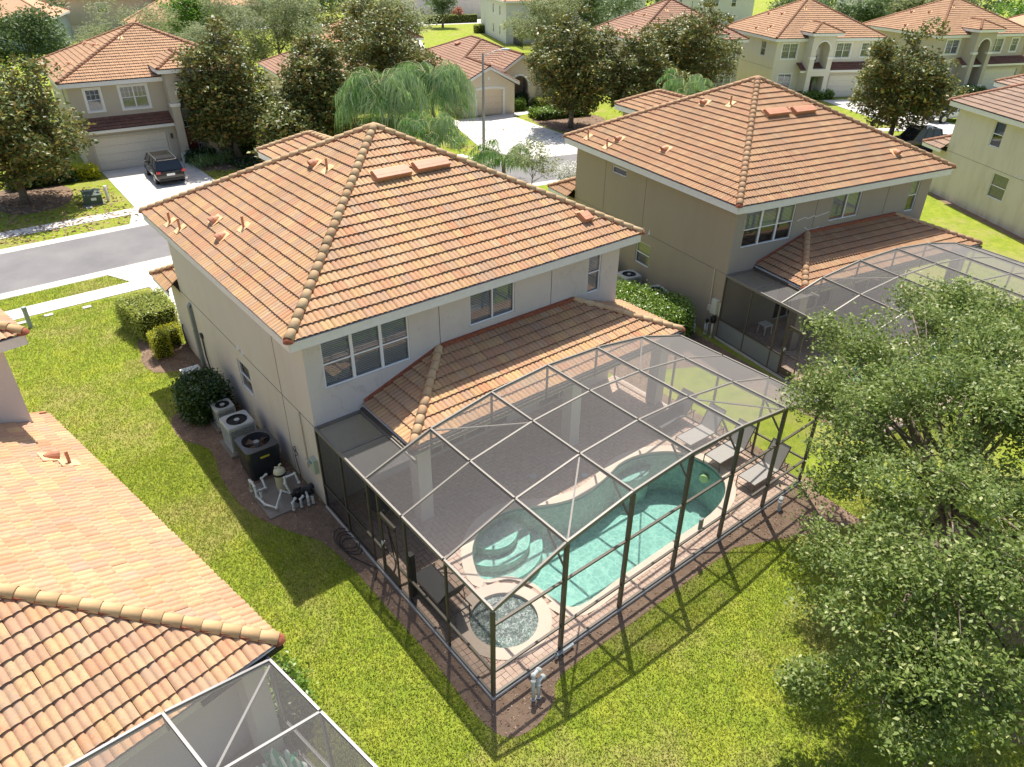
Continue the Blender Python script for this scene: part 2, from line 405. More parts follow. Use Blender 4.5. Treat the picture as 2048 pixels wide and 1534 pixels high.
def mk_roof(parent, faces, hips, pal, near=False, xf=None, eaves=(), budget=300, fascia=TRIMG, fz=.26, caps=(), thick=0.05, name='roof', soffit=None, skip=()):
    """faces: polygons, first edge along the eave; one roof object, its tiles and ridge tiles as children"""
    mb = MB()
    for p in faces:
        P, U, V, N = face_frame(p); mb.poly([q-N*.012 for q in P], 0)
    for (a, b) in eaves:       # fascia with a drip edge, set just below the tiles
        a, b = Vector(a), Vector(b); mb.bar(a+Vector((0, 0, -.04-fz/2)), b+Vector((0, 0, -.04-fz/2)), .05, fz, 1)
        mb.bar(a+Vector((0, 0, -.062)), b+Vector((0, 0, -.062)), .10, .04, 1)
    if soffit: 
        x0, y0, x1, y1, z = soffit; mb.box(x0, y0, z-.02, x1, y1, z, 1)
    for (a, b) in hips:        # bedding mortar
        a, b = Vector(a), Vector(b); mb.bar(a+Vector((0, 0, .02)), b+Vector((0, 0, .02)), .25, .09, 2)
    R = mb.build(name, [DECKU, fascia, MORTAR], parent)
    M = xf or Matrix.Identity(4)
    allfr = []; VV = []; FF = []; base = 0; data = []
    for fi, p in enumerate(faces):
        if fi in skip: continue
        inner, fr, inst, ev, ef = face_tiles(p, not near); data.append((inner, fr, inst, ev, ef))
        P, U, V, N = face_frame(p); c = M@P[0]; facing = (M.to_3x3()@N).dot(CAM-c) > 0
        for k, f in enumerate(fr):
            w_ = M@f[0]; q = _inv@w_
            vis = q.z < 0 and abs(q.x/q.z) < .725 and abs(q.y/q.z) < .545
            if facing and vis: allfr.append(((w_-CAM).length, len(data)-1, k))
    chosen = set()
    if near:
        allfr.sort(); chosen = set((a, b) for _, a, b in allfr[:budget])
        me = tile_mesh(pal)
        for (a, b) in sorted(chosen):
            o_, Mx, sc = data[a][1][b]; o = mobj('roof_tile', me, R)
            X = (Mx@Matrix.Diagonal(Vector(sc))).to_4x4(); X.translation = o_+Mx@Vector((random.uniform(-.006, .006), random.uniform(-.006, .006), random.uniform(-.003, .004)))
            o.matrix_local = X
    for a, (inner, fr, inst, ev, ef) in enumerate(data):
        rest = [q for b, q in enumerate(inner) if (a, b) not in chosen]
        X, Fa = inst(rest)
        if len(rest): VV += [tuple(x) for x in X]; FF += (Fa+base).tolist(); base = len(VV)
        VV += ev; FF += [[i+base for i in f] for f in ef]; base = len(VV)
    if FF:
        me = bpy.data.meshes.new('tile_courses'); me.from_pydata(VV, [], FF); me.materials.append(TM[pal]); me.polygons.foreach_set('use_smooth', [True]*len(me.polygons)); me.update()
        tag(mobj('tile_courses', me, R), kind='stuff')
    if hips:
        rb = MB(); rp = pal if pal in RIDGE else {'dark': 'far2', 'grey': 'far2'}[pal]
        for (a, b) in hips: ridge_line(R, a, b, rp, near, .035, rb)
        for c in caps: rb.lathe([(.15, -.02), (.13, .06), (.07, .12), (0, .14)], c, 8, 1)
        if rb.f: 
            o = rb.build('ridge_caps', [RIDGE[rp], MORTAR], R, smooth=True)
            if not near: tag(o, kind='stuff')
    return R
_inv = cam.matrix_world.inverted()
def hip_faces(x0, y0, x1, y1, z, s):
    w_, d = x1-x0, y1-y0
    if abs(w_-d) < 1.3:
        A = ((x0+x1)/2, (y0+y1)/2, z+s*min(w_, d)/2); B = A
    elif w_ > d: A = (x0+d/2, (y0+y1)/2, z+s*d/2); B = (x1-d/2, (y0+y1)/2, z+s*d/2)
    else: A = ((x0+x1)/2, y0+w_/2, z+s*w_/2); B = ((x0+x1)/2, y1-w_/2, z+s*w_/2)
    a, b, c, d_ = (x0, y0, z), (x1, y0, z), (x1, y1, z), (x0, y1, z)
    if A == B: F = [[a, b, A], [b, c, A], [c, d_, A], [d_, a, A]]; H = [(a, A), (b, A), (c, A), (d_, A)]
    elif w_ > d: F = [[a, b, B, A], [b, c, B], [c, d_, A, B], [d_, a, A]]; H = [(a, A), (b, B), (c, B), (d_, A), (A, B)]
    else: F = [[a, b, A], [b, c, B, A], [c, d_, B], [d_, a, A, B]]; H = [(a, A), (b, A), (c, B), (d_, B), (A, B)]
    E = [(a, b), (b, c), (c, d_), (d_, a)]
    return F, H, E, A
def vent_hood(R, at, N, V, w_=.34, l=.42, h=.2, kind='round'):
    """painted metal vent on a tiled slope; at = point, V up-slope, N slope normal"""
    at, N, V = Vector(at), Vector(N), Vector(V); U = V.cross(N); mb = MB(); fw = .9 if kind == 'long' else .68 if kind == 'round' else .5
    P = lambda u, v, n_: at+U*u+V*v+N*n_
    fl_ = MB(); b = [P(-w_*fw, -l*.42, .05), P(w_*fw, -l*.42, .05), P(w_*fw, l*.6, .06), P(-w_*fw, l*.6, .06)]
    fl_.poly(b, 0); fl_.poly([q+N*.02 for q in b], 0)
    for i in range(4): j = (i+1) % 4; fl_.poly([b[i], b[j], b[j]+N*.02, b[i]+N*.02], 0)
    if kind == 'round':
        n = 8; arcs = []
        for (v, s_) in ((-l*.30, 1), (l*.05, .85), (l*.42, .25)):
            arcs.append([P(-w_*.5*s_*cos(pi*k/n)*-1, v, .07+h*s_*sin(pi*k/n)) for k in range(n+1)])
        for a in range(2):
            for k in range(n): mb.poly([arcs[a][k], arcs[a][k+1], arcs[a+1][k+1], arcs[a+1][k]], 0)
        inn = [q+V*.03 for q in arcs[0]]; mb.poly(inn, 0)
    elif kind == 'pipe':
        mb.tube([at, at+Vector((0, 0, .42))], .04, 8, 0)
    else:  # long off-ridge vent
        c = [P(-w_*.85, -l*.35, .06), P(w_*.85, -l*.35, .06), P(w_*.85, l*.5, .09), P(-w_*.85, l*.5, .09)]
        t = [P(-w_*.85, -l*.42, .06+h), P(w_*.85, -l*.42, .06+h), P(w_*.85, l*.28, .05+h), P(-w_*.85, l*.28, .05+h)]
        mb.poly(t, 0); mb.poly([q-N*.03 for q in t], 0)
        for i in range(4):
            j = (i+1) % 4
            if i == 0:
                mb.poly([c[0]+V*.12, c[1]+V*.12, t[1]+V*.12, t[0]+V*.12], 2)
                mb.bar(t[0]-N*.04, t[1]-N*.04, .02, .07, 0, N); mb.bar(P(-w_*.85, -l*.4, .10), P(w_*.85, -l*.4, .10), .02, .08, 0, N)
            else: mb.poly([c[i], c[j], t[j], t[i]], 0)
    fl_.build('vent_flashing', VENTP, R)
    return mb.build('roof_vent' if kind != 'pipe' else 'vent_pipe', [VENT, VENTP, DECKU], R)

# ------------------------------------------------------------ walls and windows
def wall(mb, p0, p1, z0, z1, ops=(), th=.12, m=0):
    """vertical wall seen from the right of p0->p1, rectangular openings (u0,u1,w0,w1) with reveals"""
    p0 = Vector((*p0, 0)); p1 = Vector((*p1, 0)); d = (p1-p0); L = d.length; d.normalize(); inn = Vector((-d.y, d.x, 0))
    P = lambda u, z, k=0.: (p0+d*u+inn*k+Vector((0, 0, z)))
    us = sorted(set([0, L]+[o[0] for o in ops]+[o[1] for o in ops])); zs = sorted(set([z0, z1]+[o[2] for o in ops]+[o[3] for o in ops]))
    for i in range(len(us)-1):
        for j in range(len(zs)-1):
            uc, zc = (us[i]+us[i+1])/2, (zs[j]+zs[j+1])/2
            if any(o[0] < uc < o[1] and o[2] < zc < o[3] for o in ops): continue
            mb.poly([P(us[i], zs[j]), P(us[i+1], zs[j]), P(us[i+1], zs[j+1]), P(us[i], zs[j+1])], m)
    for (a, b, c, e) in [o[:4] for o in ops]:
        mb.poly([P(a, c), P(a, c, th), P(a, e, th), P(a, e)], m); mb.poly([P(b, c), P(b, e), P(b, e, th), P(b, c, th)], m)
        mb.poly([P(a, c), P(b, c), P(b, c, th), P(a, c, th)], m); mb.poly([P(a, e), P(a, e, th), P(b, e, th), P(b, e)], m)
    return P
def window(parent, P, u0, u1, z0, z1, cols=1, rows=2, slider=False, blind='closed', muntin=False, fr=.045, depth=.07, trim=0, split=.5, detail=True, frame=None):
    """window frame part > panes, blind"""
    mb = MB(); d = (P(1, 0)-P(0, 0)).normalized(); n = (P(0, 0, 1)-P(0, 0)).normalized(); Z = Vector((0, 0, 1))
    B = lambda a, b, w_, h, k=depth: mb.bar(P(a[0], a[1], k), P(b[0], b[1], k), w_, h, 0, Z if abs(a[1]-b[1]) < 1e-6 else d)
    h = fr
    B((u0, z0+h/2), (u1, z0+h/2), .07, h); B((u0, z1-h/2), (u1, z1-h/2), .07, h)
    B((u0+h/2, z0+h), (u0+h/2, z1-h), .07, h); B((u1-h/2, z0+h), (u1-h/2, z1-h), .07, h)
    cw = (u1-u0)/cols; zm = z0+(z1-z0)*split
    for c in range(1, cols): B((u0+cw*c, z0+h), (u0+cw*c, z1-h), .08, h*(2.0 if not slider else 1.1))
    if rows == 2: 
        for c in range(cols): B((u0+cw*c+h, zm), (u0+cw*(c+1)-h, zm), .075, h*.95)
    if muntin:
        for c in range(cols):
            for k in (1, 2): 
                u = u0+cw*c+cw*k/3; B((u, zm+.02), (u, z1-h), .02, .022, depth+.0)
            B((u0+cw*c+h, (zm+z1)/2), (u0+cw*(c+1)-h, (zm+z1)/2), .02, .022)
    if trim:
        t = trim
        for (a, b) in (((u0-t, z0-t/2), (u1+t, z0-t/2)), ((u0-t, z1+t/2), (u1+t, z1+t/2))): mb.bar(P(a[0], a[1], -.02), P(b[0], b[1], -.02), .05, t, 1, Z)
        for u in (u0-t/2, u1+t/2): mb.bar(P(u, z0, -.02), P(u, z1, -.02), .05, t, 1, d)
    W = mb.build('window', [frame or FRAME, TRIM], parent)
    for c in range(cols):
        for r in ((0, 1) if rows == 2 else (0,)):
            a = u0+cw*c+h*.5; b = u0+cw*(c+1)-h*.5; lo_, hi = (z0+h*.5, zm) if r == 0 else (zm, z1-h*.5)
            if rows == 1: lo_, hi = z0+h*.5, z1-h*.5
            if not detail: continue
            g = MB(); k = depth+(.01 if r == 0 else -.008)
            g.poly([P(a, lo_, k), P(b, lo_, k), P(b, hi, k), P(a, hi, k)]); g.build('window_pane', GLASS, W)
            if (r == 0 and rows == 2 and blind != 'far') or (slider and c == 0 and blind != 'far'):
                s = MB(); k = depth-.02; s.poly([P(a, lo_, k), P(b, lo_, k), P(b, hi, k), P(a, hi, k)]); s.build('insect_screen', SCREENV, W)
    if not detail:
        g = MB(); g.poly([P(u0, z0, depth), P(u1, z0, depth), P(u1, z1, depth), P(u0, z1, depth)]); g.build('window_pane', GLASS, W)
    bl = MB(); k = depth+.07
    if blind != 'none':
        lo_ = z0 if blind == 'closed' else zm-.1 if blind == 'far' else z0+(z1-z0)*blind
        if detail:
            n_ = int((z1-lo_)/.055)
            for i in range(n_):
                z = z1-.03-i*.055
                bl.poly([P(u0+.01, z, k+.02), P(u1-.01, z, k+.02), P(u1-.01, z-.024, k-.012), P(u0+.01, z-.024, k-.012)], 0)
        else: bl.poly([P(u0, lo_, k), P(u1, lo_, k), P(u1, z1, k), P(u0, z1, k)], 0)
    if bl.f: bl.build('window_blind', BLIND, W)
    dk = MB(); dk.poly([P(u0-.02, z0-.02, .22), P(u1+.02, z0-.02, .22), P(u1+.02, z1+.02, .22), P(u0-.02, z1+.02, .22)]); dk.build('room_behind', ROOM, W)
    return W
def arch_fill(mb, P, u0, u1, zs, zt, m=0, th=.25, n=12):
    """spandrel between a rectangular opening top zt and a half-round arch springing at zs"""
    r = (u1-u0)/2; c = (u0+u1)/2; pts = [(c-r*cos(pi*i/n), zs+r*sin(pi*i/n)) for i in range(n+1)]
    for k in (0., th):
        for i in range(n):
            a, b = pts[i], pts[i+1]; q = [P(a[0], a[1], k), P(b[0], b[1], k), P(b[0], zt, k), P(a[0], zt, k)]
            mb.poly(q[::-1] if k == 0 else q, m)
    for i in range(n):
        a, b = pts[i], pts[i+1]; mb.poly([P(a[0], a[1]), P(a[0], a[1], th), P(b[0], b[1], th), P(b[0], b[1])], m)
def arch_trim(mb, P, u0, u1, zs, t=.14, m=1, n=12, k=-.03, z0=None):
    r = (u1-u0)/2; c = (u0+u1)/2
    for i in range(n):
        a = [(c-(r+q)*cos(pi*i/n), zs+(r+q)*sin(pi*i/n)) for q in (0, t)]; b = [(c-(r+q)*cos(pi*(i+1)/n), zs+(r+q)*sin(pi*(i+1)/n)) for q in (0, t)]
        mb.poly([P(*a[0], k), P(*a[1], k), P(*b[1], k), P(*b[0], k)], m); mb.poly([P(*a[1], k), P(*a[1], 0), P(*b[1], 0), P(*b[1], k)], m)
def garage_door(parent, P, u0, u1, h, mat=None, k=.12):
    mb = MB(); n = 4; d = (P(1, 0)-P(0, 0)).normalized()
    g = mb; ph = h/n
    out = []
    for i in range(n):
        p = MB(); z0, z1 = i*ph+.006, (i+1)*ph-.006
        p.bar(P(u0+.01, (z0+z1)/2, k), P(u1-.01, (z0+z1)/2, k), .04, z1-z0, 0, (0, 0, 1))
        m_ = max(2, round((u1-u0)/.62)); cw = (u1-u0)/m_
        for c in range(m_):
            a = u0+cw*c+.08; b = u0+cw*(c+1)-.08
            p.bar(P(a, (z0+z1)/2, k-.025), P(b, (z0+z1)/2, k-.025), .012, (z1-z0)*.62, 0, (0, 0, 1))
        out.append(p)
    bk = MB(); bk.poly([P(u0, 0, k+.05), P(u1, 0, k+.05), P(u1, h, k+.05), P(u0, h, k+.05)])
    D = bk.build('garage_door', ROOM, parent)
    for p in out: p.build('door_panel', mat or DOORW, D)
    return D

def H4(loc, th): return Matrix.Translation(Vector((loc[0], loc[1], 0)))@Matrix.Rotation(th, 4, 'Z')
def pool_house(label, loc, th, W, L, pal, st_side, st_rear, o=.463, E=5.88, apexrise=3.19, vents=(), tower=True, left_win=None, budget=(230, 70), lanai=True, joints=(4.2, 8.55), sj=((2.15,.1),), group='two-storey houses backing onto the lawn', cl=True, blinds=('closed','closed','closed')):
    """two-storey house seen from its rear: local origin at rear left corner, rear wall along +x facing -y"""
    H = empty('house', (loc[0], loc[1], 0), th, label, 'house', group); X = H4(loc, th)
    wt = 5.56
    rear = MB()
    wops = [(.49, 3.17, 3.90, 5.36), (5.30, 7.03, 4.28, 5.41), (10.20, 10.80, 3.98, 5.45)]
    dops = [(3.2, 6.8, .1, 2.3), (8.2, 10.2, .1, 2.3)] if lanai else []
    P = wall(rear, (0, 0), (W, 0), 0, wt, wops+dops)
    rear.build('wall', st_rear, H)
    window(H, P, *wops[0], cols=3, blind=blinds[0]); window(H, P, *wops[1], cols=2, rows=1, slider=True, blind=blinds[1]); window(H, P, *wops[2], cols=1, blind=blinds[2])
    for (a, b, c, e) in dops: window(H, P, a, b, c, e, cols=2 if b-a < 3 else 4, rows=1, slider=True, blind='none', frame=TRIMT)
    lw = left_win or [(4.95, 6.0, 1.30, 2.38, 1), ]
    side = MB(); ops = [(L-b, L-a, c, e) for (a, b, c, e, *_) in lw]
    if cl: ops.append((L-8.42, L-7.28, 4.93, 5.26))
    P2 = wall(side, (0, L), (0, 0), 0, wt, ops); side.build('wall', st_side, H)
    for q, o_ in zip(lw, ops): window(H, P2, *o_, cols=q[4], blind='closed' if len(q) < 6 else q[5])
    if cl: window(H, P2, *ops[-1], cols=1, rows=1, blind='none')
    rs = MB(); P3 = wall(rs, (W, 0), (W, L), 0, wt); P4 = wall(rs, (W, L), (0, L), 0, wt); rs.build('wall', st_side, H)
    # storey band and control joints
    j = MB()
    for x in joints: j.bar((x, -.003, 2.9), (x, -.003, wt-.02), .018, .008, 0, (0, 1, 0))
    for (y, za) in sj: j.bar((-.003, y, za), (-.003, y, wt-.02), .008, .018, 0, (0, 1, 0))
    for k in range(1):
        j.bar((-.003, .02, 2.86), (-.003, L-.02, 2.86), .010, .016, 0)
    j.build('control_joint', JOINT, H)
    sh = MB()
    for y in (5.15, 5.55): sh.add([(0, y-.09, 2.90), (0, y+.09, 2.90), (-.1, y, 2.88), (0, y, 3.12)], [(0, 1, 2), (0, 2, 3), (1, 3, 2)])
    sh.build('dryer_hood', TRIMG, H)
    # main roof
    F, Hp, Ev, A = hip_faces(-o, -o, W+o, L+o, E, 1)
    A = (W/2-.05, L/2+.05, E+apexrise)
    cs = [(-o, -o, E), (W+o, -o, E), (W+o, L+o, E), (-o, L+o, E)]
    F = [[cs[i], cs[(i+1) % 4], A] for i in range(4)]; Hp = [(c, A) for c in cs]
    R = mk_roof(H, F, Hp, pal, True, X, Ev, budget[0], TRIMG, .27, caps=cs, soffit=(-o+.03, -o+.03, W+o-.03, L+o-.03, wt+.01))
    for (fi, u, v, kd, ww) in vents:     # u along the eave, v up the slope (metres)
        Pp, U, V, N = face_frame(F[fi]); at = Pp[0]+U*u+V*v
        if kd == 'long': vent_hood(R, at, N, V, ww, .50, .16, 'long')
        else: vent_hood(R, at, N, V, kind=kd)
    if lanai:
        e0, e1, yl, ze, zt = 1.55, 12.25, -2.58, 3.02, 3.95; ta, tb = 4.16, 9.55
        LF = [[(e0, yl, ze), (e1, yl, ze), (tb, -.01, zt), (ta, -.01, zt)], [(e0, -.01, ze), (e0, yl, ze), (ta, -.01, zt)], [(e1, yl, ze), (e1, .35, ze), (tb, .35, zt)]]
        R2 = mk_roof(H, LF, [((e0, yl, ze), (ta, -.01, zt)), ((e1, yl, ze), (tb, -.01, zt))], pal, True, X, [((e0, yl, ze), (e1, yl, ze)), ((e0, 0, ze), (e0, yl, ze)), ((e1, yl, ze), (e1, .35, ze))], budget[1], TRIMG, .16, caps=[(e0, yl, ze), (e1, yl, ze)], name='lanai_roof')
        fl = MB(); fl.bar((ta, -.05, zt+.07), (tb, -.05, zt+.07), .1, .12, 0); fl.bar((e0, -.02, ze+.1), (ta, -.02, zt+.08), .04, .1, 0)
        fl.build('wall_flashing', MORTAR, R2)
        g = MB(); g.bar((e0-.08, yl-.08, ze-.14), (e1+.08, yl-.08, ze-.14), .13, .11, 0); g.bar((e0-.08, 0, ze-.14), (e0-.08, yl, ze-.14), .13, .11, 0); g.build('gutter', BRONZE, R2)
        lp = MB(); lp.box(1.70, -2.38, 2.50, 12.05, -1.98, 2.85); lp.box(1.70, -1.98, 2.50, 2.10, 0, 2.85); lp.box(11.65, -1.98, 2.5, 12.05, 0, 2.85); lp.box(1.72, -2.36, 2.851, 12.03, 0, 2.88); lp.build('lanai_beam', ST_MAINS if pal == 'main' else st_side, H)
        for x in (1.76, 7.45, 11.60):
            c = MB(); c.box(x, -2.38, .1, x+.42, -1.96, 2.5); c.build('column', st_rear, H)
    # low garage block and entry tower on the street side
    gb = MB(); gb.box(0, L, 0, 6.2, L+1.35, 2.75); gb.build('wall', st_side, H)
    F2 = [[(6.6, L+2.0, 2.95), (-.42, L+2.0, 2.95), (.75, L, 3.85), (6.6, L, 3.85)], [(-.42, L+2.0, 2.95), (-.42, L+.02, 2.95), (.75, L, 3.85)]]
    mk_roof(H, F2, [((-.42, L+2.0, 2.95), (.75, L, 3.85))], pal, False, X, [((6.6, L+2, 2.95), (-.42, L+2, 2.95)), ((-.42, L+2, 2.95), (-.42, L, 2.95))], 0, TRIM, .2, name='garage_roof')
    if tower:
        tw = MB(); tw.box(6.1, L-.6, 0, 8.9, L+4.75, 6.05); tw.build('wall', st_side, H)
        F3, H3, E3, A3 = hip_faces(5.75, L-3.6, 9.25, L+5.1, 6.2, .47)
        mk_roof(H, F3, H3[2:], pal, False, X, E3, 0, TRIM, .25, name='tower_roof')
    return H, R, X
# ------------------------------------------------------------ layout constants
MW, ML = 11.665, 11.5
TWIN = ((17.7307, -.3916), -.195); HBR = ((39.8, -6.5), -.576); BLQ = ((-3.67, -6.1), radians(9.82))
def T2(fr, x, y):
    (ox, oy), th = fr; return (ox+cos(th)*x-sin(th)*y, oy+sin(th)*x+cos(th)*y)
XS = [0, 1.98, 3.96, 5.97, 7.95, 9.99, 11.96]; HS = [2.83, 3.49, 3.83, 3.96, 3.86, 3.56, 2.96]; YS = [-2.80, -4.52, -6.26, -8.0]
POOL = smoothloop([(3.2,-7.36),(4.76,-7.33),(6.87,-7.30),(8.55,-7.26),(9.65,-6.95),(10.26,-6.3),(10.38,-5.46),(10.07,-4.66),(9.25,-4.12),(8.32,-3.96),(7.36,-4.18),(6.33,-4.33),(5.48,-4.18),(4.84,-3.88),(4.32,-3.55),(3.7,-3.42),(3.0,-3.56),(2.32,-4.05),(1.93,-4.7),(1.87,-5.2),(2.45,-5.5),(2.78,-6.1),(2.86,-6.8)], 4)
SPA_C, SPA_R = (1.47, -6.52), .84
def circ(c, r, n=40): return [(c[0]+r*cos(2*pi*i/n), c[1]+r*sin(2*pi*i/n)) for i in range(n)]
# ------------------------------------------------------------ ground, road, paths
def grass_mat(name, a=(.36,.42,.05), b=(.22,.295,.03), dry=(.42,.36,.14), leaf=False):
    t = NT(name); v = t.pos()
    n1 = t.noise(v, .33, 4, .6); n2 = t.noise(v, 2.3, 4, .7); n3 = t.noise(v, 26, 3, .7); n4 = t.noise(v, .9, 3, .6)
    c = t.mix(t.val(n2, .32, .68), b, a)
    c = t.mix(t.val(n4, .50, .72, 0, .45), c, (a[0]*1.35, a[1]*1.12, a[2]*1.2))
    c = t.mix(t.math('MULTIPLY', t.val(n1, .47, .62), t.val(n2, .3, .75, .25, .95)), c, dry)
    if leaf:
        g = t.n('NewGeometry'); c = t.mix(t.val(g.outputs['Random Per Island'], 0, 1, 0, .55), c, (.42,.46,.08)); c = t.mix(t.val(g.outputs['Random Per Island'], .84, .9), c, (.48,.42,.2))
        t.b.inputs['Subsurface Weight'].default_value = 0
        tl = t.n('BsdfTranslucent'); t.l(c, tl.inputs[0]); mx = t.n('MixShader'); mx.inputs[0].default_value = .32
        t.l(t.b.outputs[0], mx.inputs[1]); t.l(tl.outputs[0], mx.inputs[2]); t.l(mx.outputs[0], t.o.inputs[0])
        return t.fin(c, .5, .35)
    c = t.mix(t.val(n3, .35, .65, .45, 0), c, (.028,.04,.008))
    t.bump(n3, .9, .06); return t.fin(c, .95, .1)
GRASS = grass_mat('lawn_grass'); GLEAF = grass_mat('lawn_blades', leaf=True)
def mottled(name, c0, c1, sc, rough=.85, fine=60, joint=None, bump=.3, stain=None):
    t = NT(name); v = t.pos(); a = t.noise(v, sc, 5, .65); f = t.noise(v, fine, 3, .7)
    c = t.mix(t.val(a, .3, .7), c0, c1); c = t.mix(t.val(f, .3, .7, 0, .22), c, tuple(x*.6 for x in c0))
    if stain: c = t.mix(t.val(t.noise(v, sc*.3, 4), .55, .75, 0, .5), c, stain)
    t.bump(f, bump, .01); return t.fin(c, rough, .2)
ROAD = mottled('asphalt', (.16,.153,.155), (.225,.215,.21), .35, .9, 80, stain=(.12,.115,.115))
CONC = mottled('driveway_concrete', (.56,.53,.48), (.66,.63,.58), .8, .85, 50, stain=(.40,.36,.31))
CURB = mottled('curb_concrete', (.50,.47,.43), (.58,.55,.50), 1.2, .85, 50)
JNT = simple('concrete_joint', (.26,.23,.20), .9, .1)
SOIL = mottled('mulch_soil', (.15,.10,.07), (.25,.175,.12), 2.5, .95, 22, bump=.9)
gb = MB()
cageR = [(0,-8),(11.96,-8),(11.96,0),(0,0)]; cageT = [T2(TWIN, *q) for q in cageR]
gb.holes([[(-700,-500),(900,-500),(900,1100),(-700,1100)], cageR[::-1], cageT[::-1]], 0)
tag(gb.build('ground', GRASS), kind='structure')
def spline(pts, k=8):
    out = []; n = len(pts)
    for i in range(n-1):
        p0, p1, p2, p3 = [Vector((*pts[max(0, min(n-1, i+j))], 0)) for j in (-1, 0, 1, 2)]
        for j in range(k):
            t = j/k; q = .5*((2*p1)+(p2-p0)*t+(2*p0-5*p1+4*p2-p3)*t*t+(3*p1-p0-3*p2+p3)*t**3); out.append((q.x, q.y))
    out.append(tuple(pts[-1])); return out
def off(line, d):
    out = []
    for i, p in enumerate(line):
        a = Vector(line[max(0, i-1)]); b = Vector(line[min(len(line)-1, i+1)]); t = (b-a).normalized(); out.append((p[0]-t.y*d, p[1]+t.x*d))
    return out
def ribbon(mb, line, d0, d1, z0, z1, m=0):
    A, B = off(line, d0), off(line, d1)
    for i in range(len(line)-1): mb.poly([(*A[i], z0), (*A[i+1], z0), (*B[i+1], z1), (*B[i], z1)], m)
CL = spline([(-70,24.5),(-35,25.4),(-10,25.75),(5,25.95),(15,25.7),(28,24.3),(40,20.9),(50,15.9),(60,9.9),(80,-3.5),(110,-26)])
r = MB(); ribbon(r, CL, -2.85, 2.85, .004, .004); tag(r.build('road', ROAD), kind='structure')
for s, nm in ((1, 'far_curb'), (-1, 'near_curb')):
    c = MB(); ribbon(c, CL, s*2.85, s*3.2, .008, .014) if s > 0 else ribbon(c, CL, s*3.2, s*2.85, .014, .008)
    (ribbon(c, CL, s*3.2, s*3.42, .014, .022) if s > 0 else ribbon(c, CL, s*3.42, s*3.2, .022, .014))
    (ribbon(c, CL, s*3.42, s*3.58, .022, .022) if s > 0 else ribbon(c, CL, s*3.58, s*3.42, .022, .022))
    (ribbon(c, CL, s*3.58, s*3.60, .022, 0) if s > 0 else ribbon(c, CL, s*3.60, s*3.58, 0, .022))
    tag(c.build('curb', CURB), kind='structure')
def slabs(name, quads, mat, z, joint=.012):
    """pavement of separate cast slabs over a darker joint bed"""
    bed = MB(); root = None
    for q in quads: bed.poly([(x, y, z) for x, y in q])
    root = tag(bed.build(name, JNT), kind='structure')
    for q in quads:
        c = Vector((sum(x for x, y in q)/len(q), sum(y for x, y in q)/len(q))); s = MB()
        pts = []
        for x, y in q:
            d = c-Vector((x, y)); pts.append((x+(joint if d.x > 0 else -joint), y+(joint if d.y > 0 else -joint)))
        s.ext(pts, z+.002, z+.018); s.build('slab', mat, root)
    return root
def walk(d0, d1, ranges, name='sidewalk'):
    A, B = off(CL, d0), off(CL, d1); qs = []
    # resample along the line
    def at(L, s):
        acc = 0
        for i in range(len(L)-1):
            d = (Vector(L[i+1])-Vector(L[i])).length
            if acc+d >= s: return Vector(L[i]).lerp(Vector(L[i+1]), (s-acc)/d)
            acc += d
        return Vector(L[-1])
    for (x0, x1) in ranges:
        x = x0
        while x < x1-.1:
            xe = min(x+1.5, x1)
            P = []
            for (L, xx) in ((A, x), (A, xe), (B, xe), (B, x)):
                for i in range(len(L)-1):
                    if L[i][0] <= xx <= L[i+1][0]:
                        f = (xx-L[i][0])/(L[i+1][0]-L[i][0]); P.append((xx, L[i][1]+f*(L[i+1][1]-L[i][1]))); break
            if len(P) == 4: qs.append(P)
            x = xe
    if qs: slabs(name, qs, CONC, .006)
walk(-6.35, -5.15, [(-30, 0.45), (6.3, 18)]); walk(5.35, 6.55, [(-30, 3.0), (10.6, 27.0), (36.3, 100)])
def grid_quads(P00, P10, P11, P01, nu, nv):
    P = [Vector(p) for p in (P00, P10, P11, P01)]; f = lambda u, v: tuple((P[0]*(1-u)+P[1]*u)*(1-v)+(P[3]*(1-u)+P[2]*u)*v)
    return [[f(i/nu, j/nv), f((i+1)/nu, j/nv), f((i+1)/nu, (j+1)/nv), f(i/nu, (j+1)/nv)] for j in range(nv) for i in range(nu)]
slabs('driveway', grid_quads((3.2,32.6),(9.2,32.6),(9.3,42.4),(3.55,42.4),2,4)+grid_quads((2.1,29.45),(10.6,29.4),(9.2,32.6),(3.1,32.6),2,1), CONC, .011)
slabs('driveway', grid_quads((-.8,22.35),(7.2,22.35),(6.3,19.4),(.45,19.4),2,1)+grid_quads((.45,19.4),(6.3,19.4),(6.2,13),(.35,13),2,3), CONC, .012)
slabs('driveway', grid_quads((26.9,28.2),(36.9,25.9),(38.0,31.4),(29.6,32.6),2,1)+grid_quads((29.6,32.6),(38.0,31.4),(39.3,41.2),(33.0,41.6),2,4), CONC, .013)
slabs('driveway', grid_quads((63.2,12.4),(68.2,9.0),(76.5,23.6),(71.0,26.6),2,4), CONC, .014)
slabs('front_path', grid_quads((9.3,41.0),(12.2,41.0),(12.2,44.0),(9.3,44.0),1,1), CONC, .010)
slabs('front_path', grid_quads((38.9,39.9),(43,39.5),(43.2,40.9),(39.2,41.2),2,1), CONC, .011)
# distant streets seen between the trees
r = MB(); ln = [(62,62),(72,80),(84,102),(92,118),(100,140)]; ribbon(r, spline(ln), 14, 20, .004, .004); r2_ = [(20,150),(60,128),(90,119),(130,112)]; ribbon(r, spline(r2_), -4, 4, .006, .006); tag(r.build('far_street', CONC), kind='structure')
